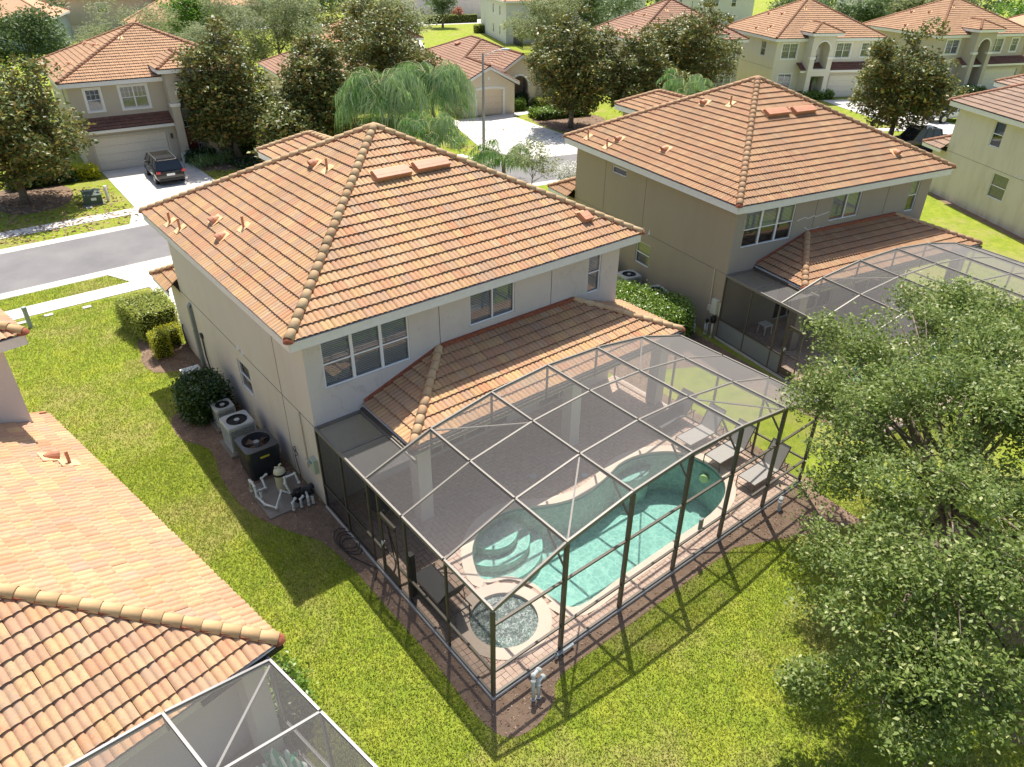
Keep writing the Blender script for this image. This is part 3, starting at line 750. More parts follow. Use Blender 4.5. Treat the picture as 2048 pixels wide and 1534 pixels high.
# mulch beds
def bed(pts, z=.008, chips=0, mat=SOIL, name='mulch_bed'):
    b = MB(); b.poly([(x, y, z) for x, y in (pts if area(pts) > 0 else pts[::-1])]); o = tag(b.build(name, mat), kind='stuff')
    if chips:
        xs = [p[0] for p in pts]; ys = [p[1] for p in pts]
        X = rng.uniform(min(xs), max(xs), chips*2); Y = rng.uniform(min(ys), max(ys), chips*2); k = inpoly(X, Y, pts); X = X[k][:chips]; Y = Y[k][:chips]; CH.append(np.stack([X, Y, np.full(len(X), z+.012)], 1))
CH = []
B1 = smoothloop([(-.02,12.7),(-1.7,12.9),(-1.75,11.2),(-.9,10.6),(-.85,9.4),(-1.0,8.2),(-2.15,7.6),(-2.3,6.1),(-1.75,4.9),(-2.0,3.0),(-1.9,1.2),(-1.3,-.3),(-.8,-1.2),(-.6,-2.6),(-.55,-4.4),(-.5,-6.2),(-.55,-8.0),(-.35,-8.9),(.3,-9.1),(1.0,-8.9),(1.6,-8.5),(4,-8.5),(8,-8.48),(12.0,-8.7)], 3)
B1 = B1[:-3]+[(12.0,-8.7),(12.5,-8.3),(12.4,-7.9),(11.98,-8.06),(-.06,-8.06),(-.06,-.02),(-.02,-.01),(-.02,12.6)]
bed(B1, chips=20000)
bed([(12.05,-7.4),(12.05,-.1),(12.4,4.5),(17.9,4.6),(17.3,-.2),(16.9,-3),(16.2,-8.3),(15.6,-8.3),(15.5,-4),(15.2,-1.5),(13.6,-.6),(12.6,-1.5),(12.5,-7.4)], z=.004, chips=7000)
bed(smoothloop([(-3.0,35.6),(-.3,35.6),(.9,38.2),(.3,41),(-3.5,41)], 4)); bed(smoothloop([(9.5,38.3),(16,37.5),(18,41),(16,43.5),(11,43)], 4)); bed(smoothloop([(38.7,31.9),(42.6,31.4),(45.8,34.5),(44.5,38.5),(40,38.3)], 4))
bed(smoothloop([(7.8,-15.6),(9.2,-13.4),(11.5,-11.2),(14.0,-11.0),(13.2,-13.6),(10.5,-16.5)], 4), chips=3000)
bed([T2(HBR,-.02,0),T2(HBR,-.5,0),T2(HBR,-.5,12.1),T2(HBR,-.02,12.1)])
def leafquads(C, size, up=.4, wid=.5, fold=.15, jit=.4):
    """diamond leaves around points C"""
    n = len(C); d = rng.normal(size=(n, 3)); d[:, 2] *= up; d /= np.linalg.norm(d, axis=1, keepdims=True)+1e-9
    nn = rng.normal(size=(n, 3))*.75; nn[:, 2] += .9; s = np.cross(d, nn); s /= np.linalg.norm(s, axis=1, keepdims=True)+1e-9; n2 = np.cross(s, d)
    L = size*(1+rng.uniform(-jit, jit, (n, 1))); W_ = L*wid
    V = np.stack([C, C+d*L*.45+s*W_*.5+n2*L*fold*.3, C+d*L, C+d*L*.45-s*W_*.5+n2*L*fold*.3], 1).reshape(-1, 3)
    return V, np.arange(4*n).reshape(-1, 4)
CHIP = tile_mat('mulch_chips', [(.30,.19,.12),(.40,.28,.20),(.20,.12,.08),(.52,.42,.32),(.30,.19,.13),(.14,.09,.06)], .2)
V, F = leafquads(np.concatenate(CH), .06, .12, .5); tag(npmesh('mulch_chips', V, F, CHIP), kind='stuff')

# ------------------------------------------------------------ lawn blades
def lawn(x0, y0, x1, y1, dens, keep, size, name='lawn_grass'):
    n = int((x1-x0)*(y1-y0)*dens); X = rng.uniform(x0, x1, n); Y = rng.uniform(y0, y1, n); k = keep(X, Y); X, Y = X[k], Y[k]; n = len(X)
    a = rng.uniform(0, 2*pi, n); h = size*rng.uniform(.5, 1.15, n); w_ = size*.17; lean = rng.uniform(.3, 1.1, n)*h; b = rng.uniform(0, 2*pi, n)
    P0 = np.stack([X-np.cos(a)*w_, Y-np.sin(a)*w_, np.zeros(n)], 1); P1 = np.stack([X+np.cos(a)*w_, Y+np.sin(a)*w_, np.zeros(n)], 1)
    P2 = np.stack([X+np.cos(b)*lean, Y+np.sin(b)*lean, h], 1)
    V = np.stack([P0, P1, P2], 1).reshape(-1, 3); return tag(npmesh(name, V, np.arange(3*n).reshape(-1, 3), GLEAF), kind='stuff')
bl_h = [T2(BLQ, *q) for q in [(-13,-14),(-.1,-14),(-.1,12),(-.6,24),(-13,24)]]
def keepA(X, Y):
    k = ~inpoly(X, Y, B1); k &= ~((X > -.05) & (X < 12) & (Y > -8.05) & (Y < 13)); k &= ~inpoly(X, Y, bl_h); k &= ~((X > .3) & (X < 6.4) & (Y > 13))
    return k
lawn(-6.5, -16, 13.5, -8.2, 900, keepA, .075); lawn(-6.5, -8.2, .2, 6, 900, keepA, .075); lawn(-7, 6, .5, 19.3, 420, keepA, .085); lawn(-7, 20.7, .0, 22.2, 400, keepA, .085)

# ------------------------------------------------------------ the four near houses
HM_, RM_, XM = pool_house('large pinkish beige two-storey house in the middle, its tiled roof filling the picture centre', (0, 0), 0, MW, ML, 'main', ST_MAINS, ST_MAIN,
    vents=[(0,5.57,4.75,'long',.72),(0,7.05,4.8,'long',.72),(0,10.9,1.2,'long',.22),(3,2.43,.3,'pipe',0),(3,3.35,.35,'pipe',0),(3,4.5,1.3,'round',0),(3,5.75,1.0,'round',0),(3,6.15,1.65,'pipe',0),(3,5.75,4.75,'round',0),(3,6.6,4.75,'pipe',0)])
HT_, RT_, XT = pool_house('tan two-storey house right of the middle one with white patched cracks between its rear windows', *TWIN, 11.55, 11.55, 'twin', ST_TWIN, ST_TWINR, joints=(4.37, 8.7), blinds=(.5, .1, .42), sj=((5.73,2.9),(8.93,2.9)),
    vents=[(0,9.9,1.3,'round',0),(0,5.4,4.65,'long',.72),(0,6.95,4.6,'long',.72),(3,1.53,.4,'pipe',0),(3,3.3,.3,'pipe',0),(3,3.45,.95,'round',0),(3,6.5,1.3,'round',0),(3,5.3,4.6,'round',0),(3,6.65,4.9,'pipe',0)], budget=(230, 70))
HB_, RB_, XB = pool_house('cream two-storey house at the right edge with green mildew streaks down its side wall', *HBR, 11.6, 12.0, 'grey', ST_HBR, ST_HBR, left_win=[(7.62,8.55,4.0,5.42,1,'far'),(5.95,7.3,1.3,2.7,1)], budget=(0, 0), lanai=False, cl=False, vents=(), sj=())
# cracks patched in white on the tan rear wall
cr = MB()
for pts in ([(3.45,4.62),(3.85,4.68),(4.0,4.60),(4.35,4.68),(4.42,4.62),(4.8,4.66),(5.2,4.72)], [(3.9,4.25),(4.15,4.1),(4.4,4.12),(4.6,4.05),(4.95,4.06),(5.1,4.12)], [(4.5,4.08),(4.8,4.13)], [(3.5,4.58),(3.38,4.62)]):
    for a, b in zip(pts, pts[1:]): cr.bar((a[0], -.004, a[1]), (b[0], -.004, b[1]), .008, .028, 0, (0, 0, 1))
cr.build('crack_patch', simple('crack_filler_white', (.66,.64,.62), .8, .2, nz=.2, sc=30), HT_)
# utility bits fixed to the walls
GREYBOX = simple('grey_conduit_cover', (.22,.245,.235), .5, .4, nz=.1); PVCW = simple('pvc_white', (.66,.66,.62), .45, .4, nz=.08, sc=12)
m = MB(); m.box(-.12, 10.30, .05, 0, 10.52, 2.6); m.add([(-.12,10.30,2.6),(-.12,10.52,2.6),(0,10.52,2.74),(0,10.30,2.74)], [(0,1,2,3)]); c = m.build('conduit_cover', GREYBOX, HM_)
m = MB(); m.tube([(-.125,10.41,1.7),(-.15,10.41,1.7)], .05, 10); m.build('meter_lock', PVCW, c)
m = MB(); m.tube([(-.03,.95,2.9),(-.03,.93,1.2)], .022, 6); m.box(-.1,.83,1.0,0,1.0,1.22); m.build('conduit', TRIMT, HM_)
m = MB(); m.box(-.13,.20,1.15,0,.48,1.62); m.box(-.15,.34,1.45,-.13,.46,1.52,1); m.build('electric_box', [simple('box_green_grey', (.42,.46,.36), .5, .3), simple('blue_label', (.05,.25,.38), .5, .3)], HM_)
m = MB(); m.tube([(-.06,1.95-.2,1.05+.25*0)]+[(-.06-.02*sin(k*2.1), 1.75+.12*cos(k*.7), 1.05+.16*sin(k*.7)) for k in range(26)]+[(-.05,1.66,.1)], .012, 5); m.build('hose_coil', BLACK, HM_)
m = MB(); m.tube([(-.04,9.75,1.6),(-.06,9.7,.8),(-.1,9.3,.15)], .03, 6); m.box(-.08,9.66,1.55,0,9.84,1.72); m.tube([(-.05,12.3,1.1),(-.1,12.25,.9),(-.06,12.2,.1)], .03, 5); m.build('cable', simple('cable_dark', (.05,.055,.055), .6), HM_)
m = MB(); m.tube([(-.03,.67,2.9),(-.03,.62,1.25)], .022, 6); m.tube([(-.03,.58,1.1),(-.03,.5,.95),(-.06,.25,.85)], .022, 6); m.box(-.09,.50,1.05,0,.68,1.3); m.build('conduit', TRIMT, HT_)
m = MB(); m.box(-.16,.12,1.05,0,.42,1.68); m.box(-.03,-.02,1.0,0,.1,1.6); m.build('electric_box', simple('box_cream', (.60,.60,.48), .5, .3), HT_)
for y in (1.6,): pass
# ------------------------------------------------------------ house at the lower left
BLH = empty('house', (BLQ[0][0], BLQ[0][1], 0), BLQ[1], 'white-grey house at the lower left corner with a pale sand and pink barrel tile roof', 'house', 'two-storey houses backing onto the lawn'); XBL = H4(*BLQ)
m = MB(); wall(m, (-12.5, .55), (-.42, .55), 0, 2.75); m.poly([(-.42,.55,0),(-.42,10.7,0),(-.42,10.7,2.75),(-.42,.55,2.75)]); m.build('wall', ST_BL, BLH)
m = MB(); wall(m, (-12.5, 10.7), (-.47, 10.7), 2.6, 5.56); m.poly([(-.47,10.7,0),(-.47,22.5,0),(-.47,22.5,5.56),(-.47,10.7,5.56)]); m.poly([(-.47,22.5,0),(-12.5,22.5,0),(-12.5,22.5,5.56),(-.47,22.5,5.56)]); m.build('wall', ST_BL, BLH)
zz, sl = 2.93, .5; A_ = (-5.8, 5.8, zz+.5*5.8); Bk = (-5.8, 10.69, A_[2])
LFc = [[(-11.6,0,zz),(0,0,zz),A_], [(0,0,zz),(0,11.25,zz),(-.56,11.25,zz+.28),(-.56,10.69,zz+.28),Bk,A_]]
LFc = [[(-11.6,0,zz),(0,0,zz),A_], [(0,0,zz),(0,10.69,zz),Bk,A_], [(-11.6,10.69,zz),(-11.6,0,zz),A_,Bk], [(0,10.69,zz),(0,11.25,zz),(-.45,11.25,zz+.225),(-.45,10.69,zz+.225)]]
RBL = mk_roof(BLH, LFc, [((0,0,zz),A_), ((-11.6,0,zz),A_), (A_,Bk)], 'bl', True, XBL, [((-11.6,0,zz),(0,0,zz)), ((0,0,zz),(0,11.25,zz))], 300, TRIMG, .2, caps=[(0,0,zz)], name='lower_roof')
m = MB(); m.bar((-.45,11.29,zz+.2),(.0,11.29,zz+.06),.05,.12); m.build('flashing_cap', [VENT], RBL)
Pp, U, V_, N = face_frame(LFc[1])
for (px_, py_, kd) in ((8.45,.9,'round'),(8.05,.6,'pipe')): vent_hood(RBL, Pp[0]+U*px_+V_*py_, N, V_, kind=kd)
F, Hp, Ev, A = hip_faces(-12.9, 10.24, -.01, 22.9, 5.88, .5)
mk_roof(BLH, F, Hp, 'bl', False, XBL, Ev, 0, TRIMG, .27, caps=[(-.01,10.24,5.88)], soffit=(-12.8,10.3,-.1,22.8,5.57), name='upper_roof')
# ------------------------------------------------------------ pool cages
def cage(label, loc, th, xs, hs, ys, strip=1.38, door=(-3.36, -4.16), mat=BRONZE, posts_y=(-1.43, -2.84, -4.60, -6.31), kick=False, floor=.1, closed_right=True, braces=True, side2=True):
    C = empty('pool_cage', (loc[0], loc[1], 0), th, label, 'pool enclosure', 'screened pool enclosures')
    def part(nm, m_=mat): 
        b = MB(); return b, (lambda: b.build(nm, m_, C))
    def bar(nm, a, b, w_, h, up=(0, 0, 1), mm=None):
        if mat is BRONZE and nm in ('roof_beam','roof_purlin','wind_brace','eave_beam','strip_beam','strip_purlin'): mm = BEAM
        q = MB(); q.bar(a, b, w_, h, 0, up); return q.build(nm, mm or mat, C)
    n = len(xs); yf = ys[-1]
    for i in range(n):        # front posts and roof beams running front to back
        t_ = .055 if i in (0, n-1) else .075
        bar('post', (xs[i], yf, floor), (xs[i], yf, hs[i]-.06), t_+.02, .085, (0, 1, 0))
        for j in range(len(ys)-1): bar('roof_beam', (xs[i], ys[j]-(.0 if j == 0 else .026), hs[i]), (xs[i], ys[j+1]+(.026 if j < len(ys)-2 else -.03), hs[i]), .05, .10)
        bar('riser', (xs[i], ys[0], 2.86), (xs[i], ys[0], hs[i]-.06), .05, .05, (0, 1, 0)) if 0 < i else None
        if 0 < i < n-1: 
            bar('knee_brace', (xs[i], yf+.05, hs[i]-.75), (xs[i], yf+.62, hs[i]-.08), .03, .05)
    for i in range(n-1):
        for j in range(len(ys)):
            a = Vector((xs[i], ys[j], hs[i])); b = Vector((xs[i+1], ys[j], hs[i+1])); d = (b-a).normalized()
            big = j == len(ys)-1
            bar('roof_purlin', a+d*.028, b-d*.028, .05, .10 if big or j == 0 else .05)
        for j in range(len(ys)-1):
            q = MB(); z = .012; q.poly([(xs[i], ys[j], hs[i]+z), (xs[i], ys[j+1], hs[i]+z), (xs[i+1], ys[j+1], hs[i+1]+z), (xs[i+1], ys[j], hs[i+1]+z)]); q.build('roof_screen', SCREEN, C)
        for z in (.9, 2.37): bar('rail', (xs[i]+.05, yf, z), (xs[i+1]-.05, yf, z), .06, .05)
        bar('base_rail', (xs[i]+.05, yf, floor+.02), (xs[i+1]-.05, yf, floor+.02), .06, .04)
        q = MB(); q.poly([(xs[i], yf-.012, floor), (xs[i+1], yf-.012, floor), (xs[i+1], yf-.012, hs[i+1]), (xs[i], yf-.012, hs[i])]); q.build('wall_screen', SCREENV, C)
        q = MB(); y0 = ys[0]; lo_ = 2.88; q.poly([(xs[i], y0, lo_), (xs[i+1], y0, lo_), (xs[i+1], y0, hs[i+1]), (xs[i], y0, max(hs[i], lo_))]); q.build('riser_screen', SCREENV, C)
    if braces:
        for (i, j, k, l) in ((1, 3, 2, 2), (5, 0, 4, 1), (1, 0, 2, 1), (4, 2, 5, 3)):
            bar('wind_brace', (xs[i], ys[j], hs[i]-.035), (xs[k], ys[l], hs[k]-.035), .04, .03)
    # side walls
    py = sorted([0, ys[-1]]+list(posts_y), reverse=True); h0 = hs[0]
    bar('eave_beam', (0, 0, h0), (0, ys[0]+.002, h0), .05, .10)
    dp = list(door) if door else []
    for y in list(posts_y)+[-.03]+([door[0]] if door else []):
        bar('post', (0, y, floor), (0, y, h0-.06), .06, .05, (0, 1, 0))
    allp = sorted(set(list(posts_y)+[0, ys[-1]]+dp), reverse=True)
    for a, b in zip(allp, allp[1:]):
        isd = door and abs(a-door[0]) < .01
        bar('base_rail', (0, a-.03, floor+.02), (0, b+.03, floor+.02), .06, .04)
        if not isd:
            bar('rail', (0, a-.03, .9), (0, b+.03, .9), .055, .05)
            q = MB(); q.poly([(-.012, a, floor), (-.012, b, floor), (-.012, b, h0), (-.012, a, h0)]); q.build('wall_screen', SCREEN_SHADED, C)
            if kick and a > -4: q = MB(); q.box(-.02, b+.03, floor+.04, .0, a-.03, .87); q.build('kick_plate', simple('kick_plate', (.20,.22,.22), .45, .4), C)
        else:
            y0, y1 = a-.035, b+.035; D = MB()
            for yy in (y0-.02, y1+.02): D.bar((0, yy, floor+.06), (0, yy, 2.12), .04, .04, 0, (0, 1, 0))
            for zz_ in (floor+.10, 2.10): D.bar((0, y0, zz_), (0, y1, zz_), .04, .06)
            D.bar((0, y0, 1.05), (0, y1, 1.05), .03, .04); D.box(-.012, y1+.04, floor+.1, .0, y0-.04, .48)
            Do = D.build('door', mat, C); bar('door_header', (0, a-.03, 2.18), (0, b+.03, 2.18), .06, .05)
            q = MB(); q.poly([(-.015, y0, .48), (-.015, y1, .48), (-.015, y1, 2.1), (-.015, y0, 2.1)]); q.build('door_screen', SCREEN_SHADED, Do)
            q = MB(); q.tube([(-.05, y0-.05, 1.15), (-.05, y0-.05, 1.3)], .014, 6); q.box(-.05, y0-.07, 1.2, .03, y0-.03, 1.25); q.build('door_handle', FRAME, Do)
            q = MB(); q.poly([(-.012, a, 2.2), (-.012, b, 2.2), (-.012, b, h0), (-.012, a, h0)]); q.build('wall_screen', SCREEN_SHADED, C)
    # strip beside the lanai roof
    if strip:
        bar('strip_beam', (strip, -.02, h0), (strip, ys[0]-.2, h0), .05, .10); bar('strip_purlin', (.03, -.03, h0), (strip-.03, -.03, h0), .05, .10); bar('strip_purlin', (.03, posts_y[0], h0), (strip-.03, posts_y[0], h0), .05, .05)
        q = MB(); q.poly([(0, 0, h0+.012), (0, ys[0], h0+.012), (strip, ys[0], h0+.012), (strip, 0, h0+.012)]); q.build('roof_screen', SCREEN, C)
        q = MB(); q.poly([(strip, -.02, 2.5), (strip, -2.4, 2.5), (strip, -2.4, h0), (strip, -.02, h0)]); 
    if side2:
        X_ = xs[-1]; hz = hs[-1]
        for y in (-2.75, -4.52, -6.26): bar('post', (X_, y, floor), (X_, y, hz-.06), .06, .06, (0, 1, 0))
        yy = [ys[0], -4.52, -6.26, ys[-1]]
        for a, b in zip(yy, yy[1:]):
            bar('rail', (X_, a-.03, .9), (X_, b+.03, .9), .055, .05); bar('base_rail', (X_, a-.03, floor+.02), (X_, b+.03, floor+.02), .06, .04)
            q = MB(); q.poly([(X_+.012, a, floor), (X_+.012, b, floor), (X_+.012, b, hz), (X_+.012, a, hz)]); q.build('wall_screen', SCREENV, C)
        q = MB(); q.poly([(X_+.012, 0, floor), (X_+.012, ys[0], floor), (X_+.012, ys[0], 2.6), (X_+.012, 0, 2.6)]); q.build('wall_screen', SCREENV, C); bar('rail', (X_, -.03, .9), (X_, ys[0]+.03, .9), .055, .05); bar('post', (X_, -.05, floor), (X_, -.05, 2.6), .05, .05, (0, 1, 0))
    return C
cage('bronze framed screen enclosure over the kidney pool behind the middle house', (0, 0), 0, XS, HS, YS)
cage('bronze framed screen enclosure behind the tan house, half hidden by the big tree', *TWIN, [0,1.95,3.88,5.93,7.8,9.75,11.8], HS, [-2.95,-4.66,-6.4,-8.1], kick=True, strip=1.75, posts_y=(-1.5,-2.95,-4.7,-6.4), door=(-3.5,-4.3))
# ------------------------------------------------------------ pool decks
PAVP = [(.54,.39,.30),(.59,.44,.34),(.55,.41,.32),(.62,.47,.37),(.51,.37,.29),(.60,.46,.37)]
PAVER = tile_mat('paver_blend', PAVP, .25); SAND = simple('paver_sand', (.17,.115,.085), .95, .1)
COPE = mottled('coping_cream', (.64,.52,.41), (.70,.58,.47), 2, .7, 60); PLAST_CAUSTIC = None
t = NT('pool_plaster_caustics'); v = t.pos(); a = t.noise(v, 1.2, 4); f = t.noise(v, 26, 3, .7)
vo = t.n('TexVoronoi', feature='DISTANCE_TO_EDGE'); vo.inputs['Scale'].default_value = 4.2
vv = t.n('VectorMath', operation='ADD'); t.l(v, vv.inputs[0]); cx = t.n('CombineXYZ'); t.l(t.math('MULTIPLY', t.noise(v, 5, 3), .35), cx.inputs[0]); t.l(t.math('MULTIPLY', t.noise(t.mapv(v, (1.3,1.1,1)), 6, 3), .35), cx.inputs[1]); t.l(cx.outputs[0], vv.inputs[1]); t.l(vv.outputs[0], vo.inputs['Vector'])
c = t.mix(t.val(f, .35, .65), (.33,.46,.42), (.48,.62,.56)); c = t.mix(t.val(vo.outputs[0], 0, .13, .5, 0), c, (.72,.84,.74)); c = t.mix(t.val(t.noise(v, 45, 2), .6, .7, 0, .3), c, (.55,.55,.30))  # pale cell web paints the water's rippled light (caustics) into the plaster colour
PLAST_CAUSTIC = t.fin(c, .8, .2)
def water_mat(name, tint=(.70,.89,.87), bs=.5, sc=9):
    t = NT(name); t.t.nodes.remove(t.b); v = t.pos()
    n = t.noise(t.mapv(v, (1, 1.9, 1)), sc, 3, .6); n2 = t.noise(v, sc*.3, 2)
    bp_ = t.n('Bump'); bp_.inputs['Strength'].default_value = bs; bp_.inputs['Distance'].default_value = .05; t.l(t.math('ADD', n, t.math('MULTIPLY', n2, .6)), bp_.inputs['Height'])
    tr = t.n('BsdfTransparent'); tr.inputs[0].default_value = (*tint, 1)
    gl = t.n('BsdfGlossy'); gl.inputs['Roughness'].default_value = .04; t.l(bp_.outputs[0], gl.inputs['Normal'])
    fr = t.n('Fresnel'); fr.inputs[0].default_value = 1.33; t.l(bp_.outputs[0], fr.inputs['Normal']); mx = t.n('MixShader')
    t.l(fr.outputs[0], mx.inputs[0]); t.l(tr.outputs[0], mx.inputs[1]); t.l(gl.outputs[0], mx.inputs[2]); t.l(mx.outputs[0], t.o.inputs[0]); return t.m
WATER = water_mat('pool_water')
def deck(fr, label, spa=True, indiv=300, dets=True, lens=True, flip=False):
    (ox, oy), th = fr; D = empty('pool_deck', (ox, oy, 0), th, label, 'pool deck', None)
    cope = inset(POOL, .31); W_ = 11.96; X = H4((ox, oy), th)
    m = MB(); m.holes([[(0,-8),(W_,-8),(W_,0),(0,0)], POOL[::-1]]+([circ(SPA_C, SPA_R)[::-1]] if spa else []), .055); m.ext([(0,-8),(W_,-8),(W_,0),(0,0)], -.1, .055, top=False); m.build('paver_bed', SAND, D)
    m = MB()
    for e in (((-.06,-8.06,-.05),(W_+.06,-8.0,.085)), ((-.06,-8.0,-.05),(0,0,.085)), ((W_,-8.0,-.05),(W_+.06,0,.085))): m.box(*e[0], *e[1])
    m.build('footer_edge', CURB, D)
    # herringbone pavers, 23 x 11.5 cm cut in pairs so each one reads
    pw, pl = .152, .304; mesh = None; pos_ = []
    # simple 2:1 herringbone on an orthogonal lattice
    pos_ = []; 
    for i in range(0, 90):
        for j in range(0, 64):
            s = (i-j) % 4
            if s == 0: pos_.append(((i+1)*pw, -8+(j+.5)*pw, 0))
            elif s == 2: pos_.append(((i+.5)*pw, -8+j*pw, 1))
    arr = np.array([p for p in pos_ if True])
    sx = np.where(arr[:,2] == 0, pl/2, pw/2); sy = np.where(arr[:,2] == 0, pw/2, pl/2); keep_ = np.ones(len(arr), bool); POUT = inset(POOL, .05)
    for hx, hy in ((-1,-1),(1,-1),(1,1),(-1,1),(0,0)):
        qx = arr[:,0]+hx*sx*.97; qy = arr[:,1]+hy*sy*.97; keep_ &= ~inpoly(qx, qy, POUT)
        if spa: keep_ &= (qx-SPA_C[0])**2+(qy-SPA_C[1])**2 > .90**2
    bx0, bx1, by0, by1 = .16, W_-.16, -7.84, -.01
    full = keep_ & (arr[:,0]-sx > bx0-.01) & (arr[:,0]+sx < bx1+.01) & (arr[:,1]-sy > by0-.01) & (arr[:,1]+sy < by1+.01)
    CB = MB()
    for p in arr[keep_ & ~full]:
        hx, hy = (pl/2, pw/2) if p[2] == 0 else (pw/2, pl/2); a0, a1, b0_, b1_ = max(bx0, p[0]-hx), min(bx1, p[0]+hx), max(by0, p[1]-hy), min(by1, p[1]+hy)
        if a1-a0 > .03 and b1_-b0_ > .03: CB.box(a0+.0045, b0_+.0045, .055, a1-.0045, b1_-.0045, .095)
    nb = int((W_)/pw)
    for i in range(nb): CB.box(i*W_/nb+.0045, -7.998, .055, (i+1)*W_/nb-.0045, -7.846, .0955)
    nb = int(7.8/pw)
    for i in range(nb):
        for x_ in (.002, W_-.154): CB.box(x_, -7.84+i*7.84/nb+.0045, .055, x_+.15, -7.84+(i+1)*7.84/nb-.0045, .0955)
    tag(CB.build('border_pavers', PAVER, D), kind='stuff')
    arr = arr[full]
    me = bpy.data.meshes.new('paver'); g = .0045; a_, b_, z0, z1, ch = pl/2-g, pw/2-g, .055, .096, .006
    vs = [(-a_,-b_,z0),(a_,-b_,z0),(a_,b_,z0),(-a_,b_,z0),(-a_,-b_,z1-ch),(a_,-b_,z1-ch),(a_,b_,z1-ch),(-a_,b_,z1-ch),(-a_+ch,-b_+ch,z1),(a_-ch,-b_+ch,z1),(a_-ch,b_-ch,z1),(-a_+ch,b_-ch,z1)]
    fs = [(0,1,5,4),(1,2,6,5),(2,3,7,6),(3,0,4,7),(4,5,9,8),(5,6,10,9),(6,7,11,10),(7,4,8,11),(8,9,10,11)]
    me.from_pydata(vs, [], fs); me.materials.append(PAVER)
    dist = [((X@Vector((p[0], p[1], .1)))-CAM).length for p in arr]; order = np.argsort(dist)
    for k in order[:indiv]:
        o = mobj('paver', me, D); o.location = (arr[k][0], arr[k][1], random.uniform(-.0015, .0015)); o.rotation_euler = (0, 0, pi/2 if arr[k][2] else 0)
    rest = arr[order[indiv:]]; T = np.array(vs); F = np.array(fs)
    Rt = T.copy(); Rt[:, 0] = -T[:, 1]; Rt[:, 1] = T[:, 0]
    V = np.where((rest[:, 2] == 0)[:, None, None], T[None], Rt[None])+np.stack([rest[:, 0], rest[:, 1], rng.uniform(-.0015, .0015, len(rest))], 1)[:, None, :]
    o = npmesh('paver_field', V.reshape(-1, 3), (F[None]+(np.arange(len(rest))*12)[:, None, None]).reshape(-1, 4), PAVER, D); tag(o, kind='stuff')
    # coping ring, pieces separated by thin joints
    Cg = MB(); n = len(POOL)
    for i in range(n):
        j = (i+1) % n
        if spa and (Vector(POOL[i])-Vector(SPA_C)).length < 1.45 and (Vector(POOL[j])-Vector(SPA_C)).length < 1.45: 
            w0 = inset(POOL, .10)
        else: w0 = cope
        a, b, c_, d_ = POOL[i], POOL[j], w0[j], w0[i]; Cg.poly([(*a, .104), (*b, .104), (*c_, .104), (*d_, .104)][::1]); Cg.poly([(*a, .0), (*a, .104), (*b, .104), (*b, .0)]); Cg.poly([(*d_, .05), (*c_, .05), (*c_, .104), (*d_, .104)])
    Cg.build('coping', COPE, D)
    # shell
    Sh = MB(); zb = lambda x: -1.05-.5*max(0, min(1, (x-4)/5)); 
    for i in range(n):
        j = (i+1) % n; a, b = POOL[i], POOL[j]; Sh.poly([(*a, -.06), (*b, -.06), (*b, zb(b[0])), (*a, zb(a[0]))][::-1], 0); Sh.poly([(*a, .02), (*b, .02), (*b, -.06), (*a, -.06)][::-1], 1)
    ls = [[Vector((p[0], p[1], 0)) for p in POOL]]; b0 = len(Sh.v); Sh.v += [(p[0], p[1], zb(p[0])) for p in POOL]
    for tr in tessellate_polygon(ls): Sh.f.append([b0+i for i in tr]); Sh.m.append(0)
    c = (3.35, -3.55)
    for r_, z in ((.75, -.28), (1.12, -.55), (1.5, -.82)):
        Sh.cyl(c[0], c[1], -1.3, z, r_, 40, 0); Sh.lathe([(r_-.04, z+.004), (r_, z+.004)], (c[0], c[1], 0), 40, 2)
    Sh.cyl(8.75, -3.55, -1.6, -.42, .95, 36, 0)
    Sh.build('pool_shell', [PLAST_CAUSTIC, simple('waterline_tile', (.10,.30,.30), .3, .5), simple('step_edge', (.40,.72,.60), .6, .2)], D)
    m = MB(); m.holes([POOL], 0.0); m.build('water', WATER, D)
    m = MB(); m.tube([(10.30,-5.75,-.42),(10.22,-5.78,-.42)], .14, 16); m.build('pool_light', simple('pool_light_lens', (.85,.80,.30), .3, .5), D)
    m = MB(); m.tube([(5.6,-2.75,.1),(5.6,-2.75,.108)], .12, 16); m.tube([(6.9,-3.7,.1),(6.9,-3.7,.108)], .11, 16); m.build('skimmer_lid', simple('skimmer_lid', (.50,.52,.50), .5), D)
    if spa:
        m = MB(); m.lathe([(1.17,.05),(1.17,.112),(SPA_R,.112),(SPA_R,.02)], (*SPA_C, 0), 48); m.build('spa_coping', COPE, D)
        m = MB(); m.lathe([(SPA_R,.03),(SPA_R,-.5),(.55,-.5),(.55,-.95),(0.001,-.95)], (*SPA_C, 0), 40); m.build('spa_shell', PLAST_CAUSTIC, D)
        # churned, foaming surface as relief
        q = MB(); nr, na = 26, 72; 
        for i in range(nr+1):
            r_ = SPA_R*i/nr
            for k in range(na):
                a = 2*pi*k/na; x, y = SPA_C[0]+r_*cos(a), SPA_C[1]+r_*sin(a)
                h = .007*sin(x*19+y*11)+.006*sin(y*31-x*17)+.005*sin(x*47+1.3)*sin(y*53)+random.uniform(-.005, .005); q.v.append((x, y, .02+h*(1 if i < nr else 0)))
        for i in range(nr):
            for k in range(na): k2 = (k+1) % na; q.f.append([i*na+k, i*na+k2, (i+1)*na+k2, (i+1)*na+k]); q.m.append(0)
        t = NT('spa_foam_water'); v = t.pos(); n1 = t.noise(v, 3.2, 4, .7); n2 = t.noise(v, 24, 4, .8)
        foam = t.math('MULTIPLY', t.val(n1, .38, .60), t.val(n2, .40, .62)); sp = t.val(n2, .60, .66)
        foam = t.math('MINIMUM', 1., t.math('ADD', foam, sp))
